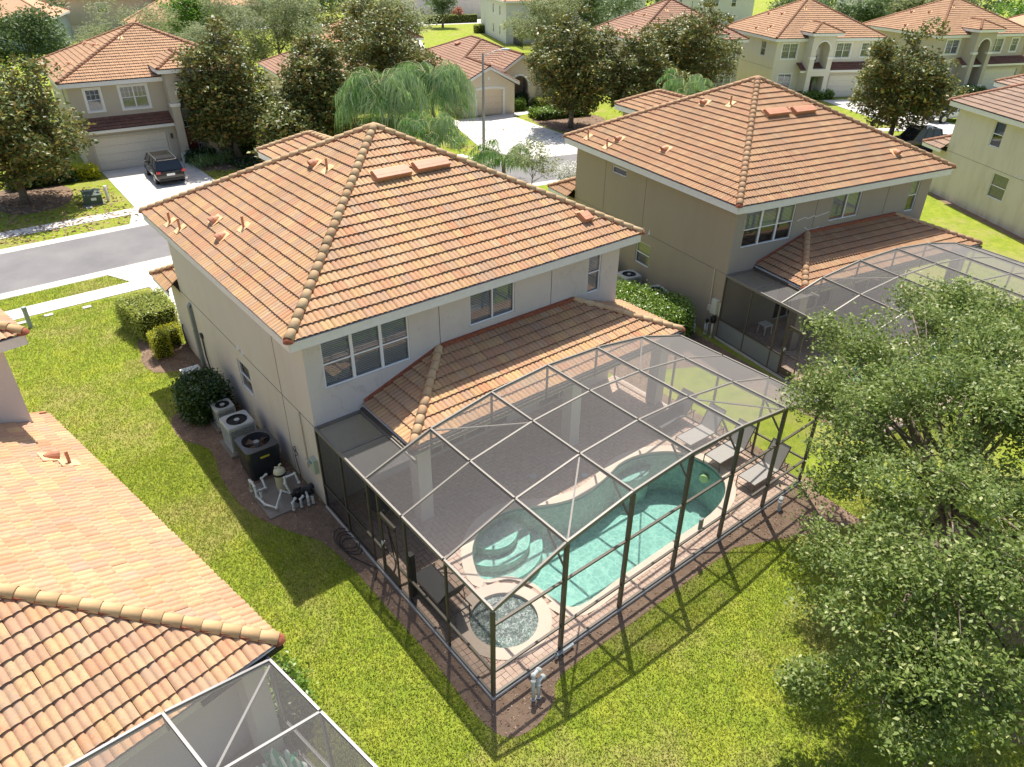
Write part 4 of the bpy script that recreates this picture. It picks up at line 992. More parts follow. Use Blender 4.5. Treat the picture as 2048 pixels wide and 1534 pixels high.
        t.l(foam, t.b.inputs['Base Color']); col = t.mix(t.val(n2, .35, .65), (.42,.58,.50), (.86,.90,.86)); t.bump(n2, .8, .04); t.fin(col, .25, .5)
        tr = t.n('BsdfTransparent'); tr.inputs[0].default_value = (.42,.62,.55, 1); gl = t.n('BsdfGlossy'); gl.inputs['Roughness'].default_value = .08; bb = t.n('Bump'); bb.inputs['Strength'].default_value = 1; bb.inputs['Distance'].default_value = .08; t.l(n2, bb.inputs['Height']); t.l(bb.outputs[0], gl.inputs['Normal'])
        fr_ = t.n('Fresnel'); fr_.inputs[0].default_value = 1.33; t.l(bb.outputs[0], fr_.inputs['Normal']); m1 = t.n('MixShader'); t.l(fr_.outputs[0], m1.inputs[0]); t.l(tr.outputs[0], m1.inputs[1]); t.l(gl.outputs[0], m1.inputs[2])
        m2 = t.n('MixShader'); t.l(t.val(foam, 0, 1, .12, .75), m2.inputs[0]); t.l(m1.outputs[0], m2.inputs[1]); t.l(t.b.outputs[0], m2.inputs[2]); t.l(m2.outputs[0], t.o.inputs[0])
        q.build('spa_water', t.m, D, smooth=True)
    return D
deck(((0, 0), 0), 'peach herringbone paver deck with turquoise kidney pool and round bubbling spa')
deck(TWIN, 'paver deck with a turquoise pool seen through the leaves behind the tan house', spa=False, indiv=0)
# ground stays closed under the houses' pool holes: nothing else needed
# ------------------------------------------------------------ houses across the street
def street_house(label, loc, th, W=12.0, D=11.5, mirror=False, st=ST_FAR, pal='far', pent='dark', tall_arch=True, oval=False, red=True, sl=.53, near=False):
    """two-storey house, street front on local y=0 facing -y; garage left unless mirrored"""
    H = empty('house', (loc[0], loc[1], 0), th, label, 'house', 'two-storey houses across the street'); X = H4(loc, th); mx = (lambda a: W-a) if mirror else (lambda a: a)
    o = .46; wt = 5.56
    def ux(a, b): a, b = mx(a), mx(b); return (min(a, b), max(a, b))
    tw0, tw1 = ux(6.1, 8.7)
    m = MB(); ow = [(*ux(1.05, 1.95), 3.95, 5.3), (*ux(3.25, 4.95), 3.9, 5.32), (*ux(9.5, 11.2), 3.9, 5.32), (*ux(9.6, 11.1), .75, 2.35), (*ux(6.9, 8.0), .0, 2.75), (*ux(6.95, 7.95), 3.5, 4.9)]
    P = wall(m, (0, 0), (W, 0), 0, wt, ow); arch_trim(m, P, *ux(6.95, 7.95), 4.9, .07, 0); m.build('wall', st, H)
    window(H, P, *ow[0], cols=1, muntin=True, trim=.14); window(H, P, *ow[1], cols=2, muntin=True, trim=.14); window(H, P, *ow[2], cols=2, muntin=True, trim=.14); window(H, P, *ow[3], cols=2, muntin=True, trim=.12); window(H, P, *ow[5], cols=1, rows=1, trim=.06)
    d0, d1 = ux(6.95, 7.45 if mirror else 7.55); dd = MB()
    a, b = (min(d0, d1), max(d0, d1)) if not mirror else (min(d0, d1), max(d0, d1))
    a, b = ux(6.98, 7.62); dd.bar(P(a, 1.05, .06), P(b, 1.05, .06), .05, 2.1); 
    for zz_ in (.35, 1.0, 1.6): dd.bar(P(a+.1, zz_, .03), P(b-.1, zz_, .03), .015, .38)
    DR = dd.build('front_door', DOORRED if red else DOORW, H); q = MB(); q.tube([P(b-.06, .95, .02), P(b-.06, 1.1, .02)], .015, 6); q.build('door_handle', BLACK, DR)
    a, b = ux(7.68, 7.95); q = MB(); q.bar(P((a+b)/2-.09, .1, .05), P((a+b)/2-.09, 2.1, .05), .04, .04, 1, (0, 1, 0)); q.bar(P((a+b)/2+.09, .1, .05), P((a+b)/2+.09, 2.1, .05), .04, .04, 1, (0, 1, 0)); q.poly([P(a, .1, .06), P(b, .1, .06), P(b, 2.1, .06), P(a, 2.1, .06)], 0)
    for i in range(6): q.bar(P(a, .35+i*.3, .05), P(b, .35+i*.3, .05), .04, .03, 1)
    q.build('sidelight', [ROOM, TRIM], H)
    a, b = ux(6.98, 7.95); q = MB(); q.poly([P(a, 2.25, .06), P(b, 2.25, .06), P(b, 2.6, .06), P(a, 2.6, .06)], 0)
    for i in range(5): u = a+(b-a)*i/4; q.bar(P(u, 2.22, .04), P(u, 2.62, .04), .04, .03, 1, (0, 1, 0))
    q.bar(P(a, 2.2, .04), P(b, 2.2, .04), .05, .06, 1); q.bar(P(a, 2.65, .04), P(b, 2.65, .04), .05, .06, 1); q.build('transom', [ROOM, TRIM], H)
    # sides and back
    s = MB(); so = [(D-3.3, D-2.3, 3.9, 5.3)] if True else []
    Pl = wall(s, (0, D), (0, 0), 0, wt, so); s.build('wall', st, H); window(H, Pl, *so[0], cols=1)
    s = MB(); wall(s, (W, 0), (W, D), 0, wt); wall(s, (W, D), (0, D), 0, wt); s.build('wall', st, H)
    b = MB(); b.bar((-.004, .05, 2.9), (-.004, D, 2.9), .012, .02); b.build('storey_band', JOINT, H)
    # garage block with pent roof
    g0, g1 = ux(0, 6.1); gy = -.75; m = MB(); go = [(*[abs(q-g0) for q in ux(.65, 5.45)], 0, 2.2)]; go = [(min(go[0][:2]), max(go[0][:2]), 0, 2.2)]
    Pg = wall(m, (g0, gy), (g1, gy), 0, 2.75, go); wall(m, (g0, 0), (g0, gy), 0, 2.75); wall(m, (g1, gy), (g1, 0), 0, 2.75); m.build('wall', st, H)
    garage_door(H, Pg, *go[0][:2], 2.2)
    t = MB(); u0, u1 = go[0][:2]; t.bar(Pg(u0-.1, 2.3, -.02), Pg(u1+.1, 2.3, -.02), .05, .18); t.bar(Pg(u0-.08, .0, -.02), Pg(u0-.08, 2.2, -.02), .14, .05, 0, (0, 1, 0)); t.bar(Pg(u1+.08, .0, -.02), Pg(u1+.08, 2.2, -.02), .14, .05, 0, (0, 1, 0)); t.build('door_trim', TRIMT, H)
    q = MB(); a = Pg(u1+.35 if not mirror else u0-.3, 1.85, -.12); q.box(a.x-.07, a.y-.05, a.z-.12, a.x+.07, a.y+.07, a.z+.14); q.lathe([(.09, .14), (.0, .24)], a, 6); q.tube([(a.x, a.y+.1, a.z-.2), (a.x, a.y+.02, a.z-.12)], .015, 5); q.build('wall_lantern', BLACK, H)
    pe = -1.15; p0, p1 = ux(-.35, 6.1 if not mirror else 9.3)
    PF = [[(p0, pe, 2.86), (p1, pe, 2.86), (p1, -.01, 3.45), (p0, -.01, 3.45)]]
    mk_roof(H, PF, [], pent, False, X, [((p0, pe, 2.86), (p1, pe, 2.86))], 0, TRIM, .2, name='pent_roof')
    # entry tower
    ty = -1.5; m = MB(); th_ = 6.35; c0, c1 = tw0+.55, tw1-.55
    zs = 4.75 if tall_arch else 4.9; zb = 0 if tall_arch else 3.0
    Pt = wall(m, (tw0, ty), (tw1, ty), 0, th_, [(c0-tw0, c1-tw0, zb, zs+(c1-c0)/2)] + ([] if tall_arch else [(c0-tw0, c1-tw0, 0, 2.3)]), .25)
    arch_fill(m, Pt, c0-tw0, c1-tw0, zs, zs+(c1-c0)/2); arch_trim(m, Pt, c0-tw0, c1-tw0, zs, .13, 1)
    wall(m, (tw0, 0), (tw0, ty), 0, th_); wall(m, (tw1, ty), (tw1, 0), 0, th_); wall(m, (c0, ty+.25), (c0, 0), 0, th_, (), .1); wall(m, (c1, 0), (c1, ty+.25), 0, th_, (), .1)
    m.poly([(tw0, 0, wt), (tw1, 0, wt), (tw1, 0, th_), (tw0, 0, th_)], 0)
    if not tall_arch: m.box(c0, ty+.25, 2.75, c1, 0, 3.0, 0)
    for sx in (tw0, c1): m.box(sx-.05, ty-.06, 3.95, sx+.6, ty+.3, 4.08, 1); m.box(sx-.08, ty-.09, 4.08, sx+.63, ty+.3, 4.18, 1); m.box(sx-.03, ty-.05, 0, sx+.58, ty+.27, .75, 1)
    m.build('entry_tower', [st, TRIM], H)
    if oval:
        q = MB(); cx_, cz_ = (c0+c1)/2, 4.55; pts = [(cx_+.42*cos(2*pi*k/20), -.05, cz_+.5*sin(2*pi*k/20)) for k in range(20)]; q.poly(pts, 0)
        q.tube(pts+[pts[0]], .05, 5, 1, False); q.build('oval_window', [BLIND, TRIM], H)
    F3, H3, E3, A3 = hip_faces(tw0-.45, ty-.45, tw1+.45, 3.2, 6.5, .45); mk_roof(H, [F3[0], F3[1], F3[3]], [H3[0], H3[1], H3[4]], pal, False, X, E3[:2]+E3[3:], 0, TRIM, .25, name='tower_roof', skip=())
    F, Hp, Ev, A = hip_faces(-o, -o, W+o, D+o, 5.88, sl)
    R = mk_roof(H, F, Hp, pal, False, X, Ev, 0, TRIM, .27, soffit=(-o+.03, -o+.03, W+o-.03, D+o-.03, wt+.01), skip=(2,))
    for (fi, u, v, kd) in ((3, 4.2, 3.6, 'round'), (3, 6.6, 3.9, 'round'), (3, 6.4, .9, 'round'), (3, 8.4, 1.6, 'round'), (3, 8.9, .8, 'pipe'), (0, 5.2, 4.9, 'pipe')):
        Pp, U, V_, N = face_frame(F[fi]); vent_hood(R, Pp[0]+U*u+V_*v, N, V_, kind=kd)
    return H
street_house('beige two-storey house with a dark red front door and a black SUV on its driveway', (3.0, 43.25), radians(-4), 12.4, 11.5, sl=.46)
street_house('two-storey house at the top with an oval window in the niche over its porch', (67.6, 31.0), -.49, 11.9, 11.5, True, ST_FAR3, 'far', 'dark', False, True, False)
street_house('two-storey house at the upper right with a tall arched entry open through both floors', (85.6, 22.6), -.385, 12.6, 11.5, True, ST_FAR, 'far', 'dark', True)
street_house('two-storey house behind the row of magnolias, only its roof and left wall showing', (53.3, 37.9), -.445, 11.8, 11.5, False, ST_FAR, 'far2', 'dark', True)
# one-storey house with the single garage gable
def gable(parent, x0, x1, y0, y1, ze, sl, pal, X, st, wallh, arch=None, name='gable_roof', opening=None):
    c = (x0+x1)/2; o = .35; zr = ze+sl*((x1-x0)/2+o)
    F = [[(x0-o, y1, ze), (x0-o, y0-o, ze), (c, y0-o, zr), (c, y1, zr)], [(x1+o, y0-o, ze), (x1+o, y1, ze), (c, y1, zr), (c, y0-o, zr)]]
    R = mk_roof(parent, F, [((c, y0-o, zr), (c, y1, zr))], pal, False, X, [((x0-o, y1, ze), (x0-o, y0-o, ze)), ((x1+o, y0-o, ze), (x1+o, y1, ze)), ((x0-o, y0-o, ze), (c, y0-o, zr)), ((c, y0-o, zr), (x1+o, y0-o, ze))], 0, TRIM, .22, name=name)
    m = MB(); ops = [opening] if opening else []; P = wall(m, (x0, y0), (x1, y0), 0, wallh, ops, .3)
    m.poly([P(0, wallh), P(x1-x0, wallh), P((x1-x0)/2, wallh+sl*(x1-x0)/2+.12)]); wall(m, (x0, y1), (x0, y0), 0, wallh); wall(m, (x1, y0), (x1, y1), 0, wallh)
    if arch: arch_fill(m, P, *arch); 
    m.build('wall', st, parent); return P, R
def low_house(label, loc, th, W, D, ze=2.9, sl=.42, st=ST_FAR2, pal='far2', garage=True):
    H = empty('house', (loc[0], loc[1], 0), th, label, 'house', 'single-storey houses across the street'); X = H4(loc, th); o = .4
    m = MB(); ow = [(7.9, 9.9, .6, 2.3)]; P = wall(m, (0, 0), (W, 0), 0, ze-.25, ow); wall(m, (0, D), (0, 0), 0, ze-.25); wall(m, (W, 0), (W, D), 0, ze-.25); wall(m, (W, D), (0, D), 0, ze-.25); m.build('wall', st, H)
    F, Hp, Ev, A = hip_faces(-o, -o, W+o, D+o, ze, sl); R = mk_roof(H, F, Hp, pal, False, X, Ev, 0, TRIM, .22, skip=(2,))
    Pp, U, V_, N = face_frame(F[3]); vent_hood(R, Pp[0]+U*(D*.45)+V_*4.6, N, V_, .5, .5, .2, 'long'); vent_hood(R, Pp[0]+U*(D*.85)+V_*1.6, N, V_); vent_hood(R, Pp[0]+U*(D*.8)+V_*1.5, N, V_, kind='pipe')
    if garage:
        window(H, P, *ow[0], cols=2, trim=.12)
        Pg, Rg = gable(H, -.8, 4.5, -5.5, .5, ze, .5, pal, X, st, ze-.2, opening=(1.45, 4.05, 0, 2.2), name='garage_gable_roof')
        garage_door(H, Pg, 1.45, 4.05, 2.2, DOORP); t = MB(); n = 10
        for u in (1.33, 4.17): t.bar(Pg(u, 0, -.02), Pg(u, 2.25, -.02), .24, .05, 0, (0, 1, 0))
        for i in range(n):
            a, b = 2.75-1.54*cos(pi*i/n), 2.75-1.54*cos(pi*(i+1)/n); t.bar(Pg(a, 2.3+.22*sin(pi*i/n), -.02), Pg(b, 2.3+.22*sin(pi*(i+1)/n), -.02), .05, .22)
        t.box(*(lambda q: (q.x-.09, q.y-.03, q.z-.15, q.x+.09, q.y, q.z+.1))(Pg(2.65, 3.35))); t.build('door_surround', TRIM, H)
        Pe, Re = gable(H, 4.9, 8.1, -2.6, .5, ze+.75, .62, pal, X, st, ze+.6, opening=(.5, 2.4, 0, 2.9), arch=(.5, 2.4, 1.95+.0, 2.9), name='entry_gable_roof')
        t = MB(); 
        for i in range(n):
            a = [(1.45-(.95+q)*cos(pi*i/n), 1.95+(.95+q)*sin(pi*i/n)) for q in (0, .22)]; b = [(1.45-(.95+q)*cos(pi*(i+1)/n), 1.95+(.95+q)*sin(pi*(i+1)/n)) for q in (0, .22)]
            t.poly([Pe(*a[0], -.03), Pe(*a[1], -.03), Pe(*b[1], -.03), Pe(*b[0], -.03)])
        t.build('arch_trim', TRIM, H)
        q = MB(); q.poly([(5.2, -.3, 0), (6.0, -.3, 0), (6.0, -.3, 2.2), (5.2, -.3, 2.2)], 0)
        for i in range(7): q.bar((5.2, -.33, .25+i*.3), (6.0, -.33, .25+i*.3), .03, .035, 1)
        q.bar((5.6, -.33, 0), (5.6, -.33, 2.2), .03, .03, 1, (0, 1, 0)); q.build('entry_window', [ROOM, TRIM], H)
        m = MB(); wall(m, (8.1, -1.3), (11, -1.3), 0, ze-.2); m.build('wall', st, H)
        F2 = [[(7.9, -1.7, ze), (11.4, -1.7, ze), (9.65, -.0, ze+.72)], [(7.9, 0, ze), (7.9, -1.7, ze), (9.65, 0, ze+.72)]]
        mk_roof(H, F2, [((7.9, -1.7, ze), (9.65, 0, ze+.72))], pal, False, X, [((7.9, -1.7, ze), (11.4, -1.7, ze))], 0, TRIM, .2, name='bay_roof')
    return H
low_house('peach single-storey house with a gabled garage and arched entry behind the street lamp', (37.2, 47.3), radians(-15), 11, 14)
low_house('single-storey house whose brown roof shows between two magnolias', (23.1, 51.9), radians(-10), 10, 14, garage=False)
# ---- farther houses: walls with windows under a hipped roof
def roof_mat(name, a, b):
    t = NT(name); g = t.n('NewGeometry'); z = t.n('SeparateXYZ'); t.l(g.outputs['Position'], z.inputs[0])
    w_ = t.math('FRACT', t.math('MULTIPLY', z.outputs[2], 1/.155)); n = t.noise(g.outputs['Position'], 6, 3, .8)
    c = t.mix(t.val(n, .35, .65), a, b); c = t.mix(t.val(w_, 0, .16, .6, 0), c, (.10,.05,.03)); return t.fin(c, .85, .2)
RFAR = roof_mat('far_roof_terracotta', (.52,.27,.16), (.62,.36,.22)); RFARG = roof_mat('far_roof_grey', (.36,.31,.27), (.44,.39,.34))
def far_house(label, loc, th, W, D, h, st, ro=RFAR, wins=((1.2,2.2),(4,6),(8,9)), side=((3,4),(8,9)), two=True, garage=None):
    H = empty('house', (loc[0], loc[1], 0), th, label, 'house', 'distant houses'); m = MB()
    lv = [(3.9, 5.3)] if two else []; lv.append((.9, 2.3)); lv = [l for l in lv if l[1] < h]
    ow = [(a, b, c, e) for a, b in wins for c, e in lv if not (garage and c < 2 and a < garage[1])]; os_ = [(D-b, D-a, c, e) for a, b in side for c, e in lv]
    if garage: ow.append((garage[0], garage[1], 0, 2.2))
    P = wall(m, (0, 0), (W, 0), 0, h, ow); m.build('wall', st, H); m = MB(); Pl = wall(m, (0, D), (0, 0), 0, h, os_); wall(m, (W, 0), (W, D), 0, h); wall(m, (W, D), (0, D), 0, h); m.build('wall', st, H)
    for q in ow:
        if q[2] == 0: garage_door(H, P, q[0], q[1], 2.2)
        else: window(H, P, *q, cols=2 if q[1]-q[0] > 1.5 else 1, trim=.1, detail=False, blind='far')
    for q in os_: window(H, Pl, *q, cols=1, detail=False, blind='far')
    F, Hp, Ev, A = hip_faces(-.45, -.45, W+.45, D+.45, h+.3, .5); r_ = MB()
    for f in F: r_.poly(f, 0)
    for a, b in Hp: r_.bar(a, b, .22, .14, 1)
    for a, b in Ev: r_.bar(Vector(a)-Vector((0,0,.15)), Vector(b)-Vector((0,0,.15)), .06, .25, 2)
    r_.build('roof', [ro, RIDGE['far'], TRIM], H); return H
far_house('white two-storey house at the top centre with narrow windows in its side wall', (73.8, 84.6), radians(-25), 12, 20, 5.9, ST_WHITE, side=((4,4.8),(9,9.8)), wins=((4,5),(8,10)))
far_house('blue-grey house at the top left corner behind the leafy tree', (1.2, 120), radians(-21), 14.2, 12, 4.1, ST_BLUE, wins=((10.4,12.2),(4,6)), two=False)
far_house('cream house with a wide garage beyond the blue-grey one', (16.5, 129.5), radians(-25), 16, 12, 5.9, ST_FAR, garage=(.8,5.4), wins=((2,3.3),(7.5,9)))
far_house('house with a terracotta roof seen through the olive-green tree', (25, 118), radians(-15), 13, 12, 2.7, ST_FAR, two=False)
far_house('house with a terracotta roof at the top left just above a bushy tree', (40, 135), radians(-15), 13, 12, 3.4, ST_FAR, two=False)
far_house('pale pink house with a dark arched doorway at the top centre', (84, 128), radians(-12), 16, 10, 5.8, stucco('stucco_pale_pink', (.66,.60,.57)), wins=((1,2),(8,9.2)))
far_house('white two-storey house at the top edge, three-light window in its rear wall', (116, 82), radians(-22), 14, 10, 5.9, ST_WHITE, RFARG, wins=((3,6.2),(9,10)))
far_house('white two-storey house at the top edge behind the evergreen tree', (142, 60), radians(-22), 22, 10, 5.9, ST_WHITE, RFARG, wins=((2,5.2),(8,10.4),(15,17)))
far_house('white two-storey house at the top edge behind the left magnolia house roof', (96, 92), radians(-22), 14, 10, 5.9, ST_WHITE, RFARG, wins=((3,5),(8,10)))
far_house('terracotta roofed house low between two magnolia crowns', (40, 78), radians(-10), 12, 10, 2.7, ST_FAR, two=False)
far_house('cream house at the right edge beyond the tall-arch house', (100, 14), -.35, 12, 11, 5.6, ST_FAR)
# ------------------------------------------------------------ vegetation
def leaf_mat(name, a, b, c3=None, back=None, rough=.45, spec=.5, trans=.25):
    t = NT(name); g = t.n('NewGeometry'); r = g.outputs['Random Per Island']; n = t.noise(g.outputs['Position'], .9, 3, .6)
    c = t.mix(t.val(n, .35, .65), a, b)
    c = t.mix(t.val(r, 0, 1, 0, .5), c, tuple(x*.6 for x in a))
    if c3: c = t.mix(t.val(r, .86, .9), c, c3)
    if back: c = t.mix(t.math('MULTIPLY', g.outputs['Backfacing'], .75), c, back)
    t.fin(c, rough, spec); tl = t.n('BsdfTranslucent'); t.l(t.mix(.5, c, tuple(min(1, x*2.2) for x in b)), tl.inputs[0]); mx = t.n('MixShader'); mx.inputs[0].default_value = trans
    t.l(t.b.outputs[0], mx.inputs[1]); t.l(tl.outputs[0], mx.inputs[2]); t.l(mx.outputs[0], t.o.inputs[0]); return t.m
L_MAG = leaf_mat('magnolia_leaf', (.085,.125,.03), (.15,.185,.04), (.30,.29,.05), (.26,.15,.05), .48, .35, .15)
L_OAK = leaf_mat('oak_leaf', (.13,.185,.04), (.20,.265,.06), (.38,.40,.16), (.20,.24,.09), .48, .35, .32)
L_OLIVE = leaf_mat('grey_green_leaf', (.20,.235,.10), (.28,.31,.15), (.38,.38,.2), None, .6, .3, .3)
L_WILL = leaf_mat('willow_leaf', (.18,.22,.09), (.27,.31,.15), (.30,.33,.2), None, .55, .3, .3)
L_GRN = leaf_mat('bright_leaf', (.08,.18,.02), (.14,.26,.03), None, None, .5, .4, .3)
L_DARK = leaf_mat('evergreen_leaf', (.09,.15,.05), (.14,.20,.06), None, None, .5, .4, .2)
L_HEDGE = leaf_mat('hedge_leaf', (.09,.18,.02), (.17,.27,.03), (.36,.42,.10), None, .35, .6, .25)
L_HEDGED = leaf_mat('viburnum_leaf', (.03,.07,.015), (.06,.11,.02), None, None, .35, .6, .2)
L_YEL = leaf_mat('golden_leaf', (.40,.42,.02), (.50,.48,.03), (.20,.28,.02), None, .5, .4, .3)
L_LIME = leaf_mat('lime_leaf', (.28,.34,.05), (.36,.40,.08), (.45,.42,.15), None, .5, .4, .3)
L_PALM = leaf_mat('palm_leaflet', (.10,.21,.045), (.20,.34,.09), (.48,.52,.30), (.34,.42,.20), .32, .7, .3)
L_RED = leaf_mat('copper_leaf', (.30,.10,.06), (.38,.15,.08), None, None, .5, .4, .3)
FLOWER = simple('white_flower', (.80,.78,.68), .6, .3)
BARK = simple('bark_grey', (.20,.16,.12), .95, .1, nz=.4, sc=8, bump=.8); BARKM = simple('bark_magnolia', (.19,.165,.135), .95, .1, nz=.35, sc=6, bump=.6)
def cloud(blobs, n, cl, spread, surf=.6):
    """clustered points filling ellipsoids: blobs (x,y,z,rx,ry,rz)"""
    B = np.array(blobs, float); vol = (B[:,3]*B[:,4]+B[:,3]*B[:,5]+B[:,4]*B[:,5]); vol /= vol.sum()
    nc = max(1, n//cl); k = rng.choice(len(B), nc, p=vol); d = rng.normal(size=(nc, 3)); d /= np.linalg.norm(d, axis=1, keepdims=True)
    r = rng.uniform(0, 1, nc)**(1/3)*(1-surf)+surf*rng.uniform(.62, 1.06, nc); c = B[k,:3]+d*B[k,3:]*r[:,None]
    C = np.repeat(c, cl, 0)+rng.normal(size=(nc*cl, 3))*spread*np.array([1, 1, .7]); return C[C[:, 2] > .12], c
def skeleton(base, tips, r0, spine, z1, lean=(0, 0)):
    """trunk with limbs that reach the given tips"""
    m = MB(); b = Vector(base); top = Vector((b.x+lean[0], b.y+lean[1], z1)); n = 5
    tr = [b.lerp(top, i/n)+Vector((random.uniform(-.05, .05)*(i > 0), random.uniform(-.05, .05)*(i > 0), 0)) for i in range(n+1)]
    tr[0] = b-Vector((0, 0, .1)); m.tube(tr, [r0*1.35]+[r0*(1-.82*i/n) for i in range(1, n+1)], 9)
    for t_ in tips:
        t_ = Vector(t_); f = min(.92, max(.25, (t_.z-b.z)/(z1-b.z)*.55)); s = b.lerp(top, f); mid = s.lerp(t_, .5)+Vector((random.uniform(-.2, .2), random.uniform(-.2, .2), random.uniform(-.1, .35))); r = r0*(1-f*.8)*.55
        m.tube([s, s.lerp(mid, .6), mid, mid.lerp(t_, .6), t_], [r, r*.8, r*.6, r*.4, r*.12], 6)
        for _ in range(2):
            e = t_+Vector((random.uniform(-.8, .8), random.uniform(-.8, .8), random.uniform(-.2, .6))); m.tube([mid, mid.lerp(e, .5)+Vector((0, 0, .1)), e], [r*.45, r*.25, r*.06], 5)
    return m
def subclump(blobs, m, r):
    B = np.array(blobs, float); vol = B[:,3]*B[:,4]*B[:,5]; vol /= vol.sum(); k = rng.choice(len(B), m, p=vol); d = rng.normal(size=(m, 3)); d /= np.linalg.norm(d, axis=1, keepdims=True)
    c = B[k,:3]+d*B[k,3:]*rng.uniform(.35, 1.0, (m, 1)); q = rng.uniform(.6, 1.35, (m, 1))*r
    return [tuple(x) for x in np.hstack([c, q, q, q*.7])]
def tree(name, label, base, blobs, n, leaf, bark, lsize, r0, z1, cl=14, spread=.22, up=.5, wid=.5, surf=.6, group=None, cat='tree', tips=16, lean=(0, 0)):
    T = empty(name, base, 0, label, cat, group); rel = [(b[0]-base[0], b[1]-base[1], *b[2:]) for b in blobs]
    C, cc = cloud(rel, n, cl, spread, surf); V, F = leafquads(C, lsize, up, wid); npmesh('crown', V, F, leaf, T)
    k = rng.choice(len(cc), min(tips, len(cc)), replace=False); skeleton((0, 0, 0), [cc[i] for i in k], r0, z1, z1, lean).build('trunk', bark, T, smooth=True); return T
def skeleton(base, tips, r0, _s, z1, lean=(0, 0), _f=skeleton): return _f(base, tips, r0, None, z1, lean)
MAGG = 'magnolias along the street'
def magnolia(label, x, y, h, w_, n=15000, flowers=0):
    r = w_/2; bl = [(x, y, h*.30, r*.72, r*.72, h*.18), (x+r*.1, y, h*.45, r, r, h*.22), (x-r*.08, y+r*.05, h*.62, r*.78, r*.78, h*.2), (x+r*.05, y, h*.8, r*.48, r*.48, h*.16), (x, y, h*.93, r*.2, r*.2, h*.08)]
    for _ in range(9):
        a = random.uniform(0, 2*pi); z = random.uniform(.22, .85); q = r*(1.05-abs(z-.42)*.95); bl.append((x+q*cos(a)*.85, y+q*sin(a)*.85, z*h, r*.3, r*.3, r*.26))
    T = tree('magnolia_tree', label, (x, y, 0), bl[:3]+subclump(bl, 60, r*.2), int(n*1.25), L_MAG, BARKM, .29, .2, h*.9, 10, .20, .5, .48, .75, MAGG)
    if flowers:
        m = MB()
        for _ in range(flowers):
            a = random.uniform(0, 2*pi); z = random.uniform(.25, .8)*h; q = r*.95*(1.05-abs(z/h-.42)); c = Vector((q*cos(a), q*sin(a), z))
            for k in range(6): b_ = 2*pi*k/6; m.add([c, c+Vector((.08*cos(b_-.4), .08*sin(b_-.4), .04)), c+Vector((.14*cos(b_), .14*sin(b_), .05)), c+Vector((.08*cos(b_+.4), .08*sin(b_+.4), .04))], [(0, 1, 2, 3)])
        tag(m.build('flower', FLOWER, T), kind='stuff')
    return T
magnolia('large magnolia at the left edge with a forked grey trunk and white blooms', -1.9, 37.6, 9.4, 8.6, 21000, 14)
magnolia('magnolia standing right of the driveway with the black SUV', 12.6, 40.0, 9.9, 7.0, 17000, 8)
magnolia('magnolia just left of the weeping palm', 18.0, 36.0, 9.6, 6.4, 17000)
magnolia('tall magnolia behind the weeping palm', 28.5, 44.5, 10.0, 9.0, 20000)
magnolia('low magnolia with yellowing leaves between two taller ones at left centre', 14.8, 34.5, 5.2, 5.4, 9000)
magnolia('magnolia right of the concrete driveway by the lamp post', 40.3, 33.0, 10.4, 8.2, 20000, 5)
magnolia('short broad magnolia between two tall ones at top centre', 45.2, 29.5, 8.4, 7.0, 14000, 4)
magnolia('tallest dark magnolia just above the apex of the tan house', 53.5, 31.5, 10.8, 9.4, 20000, 5)
magnolia('conical magnolia at the upper right above the parked black pickup', 58.2, 12.7, 9.2, 8.2, 18000, 2)
magnolia('magnolia crown at the top centre behind the tall one by the palm', 36, 62, 10.5, 9.5, 12000)
# forked limb seen on the left magnolia
# big oak in the foreground
OB = [(12.46,-8.35,5.0,1.3,1.3,.9),(15.2,-8.9,5.2,1.3,1.3,.9),(15.8,-10.4,5.4,1.3,1.3,1.0),(10.8,-8.6,4.2,1.2,1.2,.9),(9.9,-10.3,5.1,1.35,1.35,1.0),(10.6,-11.7,5.7,1.35,1.35,1.0),(11.4,-12.7,5.6,1.3,1.3,1.0),(8.6,-10.3,3.8,1.15,1.15,.85),(8.3,-11.9,4.6,1.2,1.2,.9),(8.6,-13.2,5.0,1.15,1.15,.9),(6.8,-11.1,3.2,.85,.85,.65),(6.3,-12.4,3.9,1.05,1.05,.8),(6.6,-13.6,4.3,1.05,1.05,.8),(7.1,-14.5,4.4,.95,.95,.75),(5.7,-11.8,2.5,.7,.7,.5),(5.1,-13.1,3.1,.85,.85,.65),(5.4,-14.2,3.4,.9,.9,.7),(12.7,-10.6,5.8,1.5,1.5,1.0),(13.4,-12.4,5.6,1.5,1.5,1.1),(10.2,-13.4,4.4,1.3,1.3,.9),(13.0,-9.4,4.0,1.3,1.3,.9)]
tree('oak_tree', 'large leafy oak at the right overhanging the lawn and the cage of the tan house', (10.9, -12.2, 0), subclump(OB, 300, .46), 96000, L_OAK, BARK, .10, .26, 5.0, 12, .14, .7, .52, .45, None, 'tree', 34, (.3, .3))
OB2 = [(4.6,-14.0,2.3,.65,.65,.5),(4.9,-15.0,2.7,.7,.7,.5),(5.8,-15.3,3.2,.75,.75,.6),(6.9,-15.7,3.4,.8,.8,.6),(6.0,-14.2,2.2,.8,.8,.5),(4.3,-12.9,1.9,.5,.5,.4),(7.4,-13.7,2.6,.9,.9,.6)]
tree('oak_tree', 'smaller oak low in the lower right corner under the larger one', (7.4, -14.6, 0), subclump(OB2, 50, .34), 15000, L_OAK, BARK, .10, .12, 3.0, 9, .10, .6, .52, .6, None, 'tree', 12, (-.4, .2))
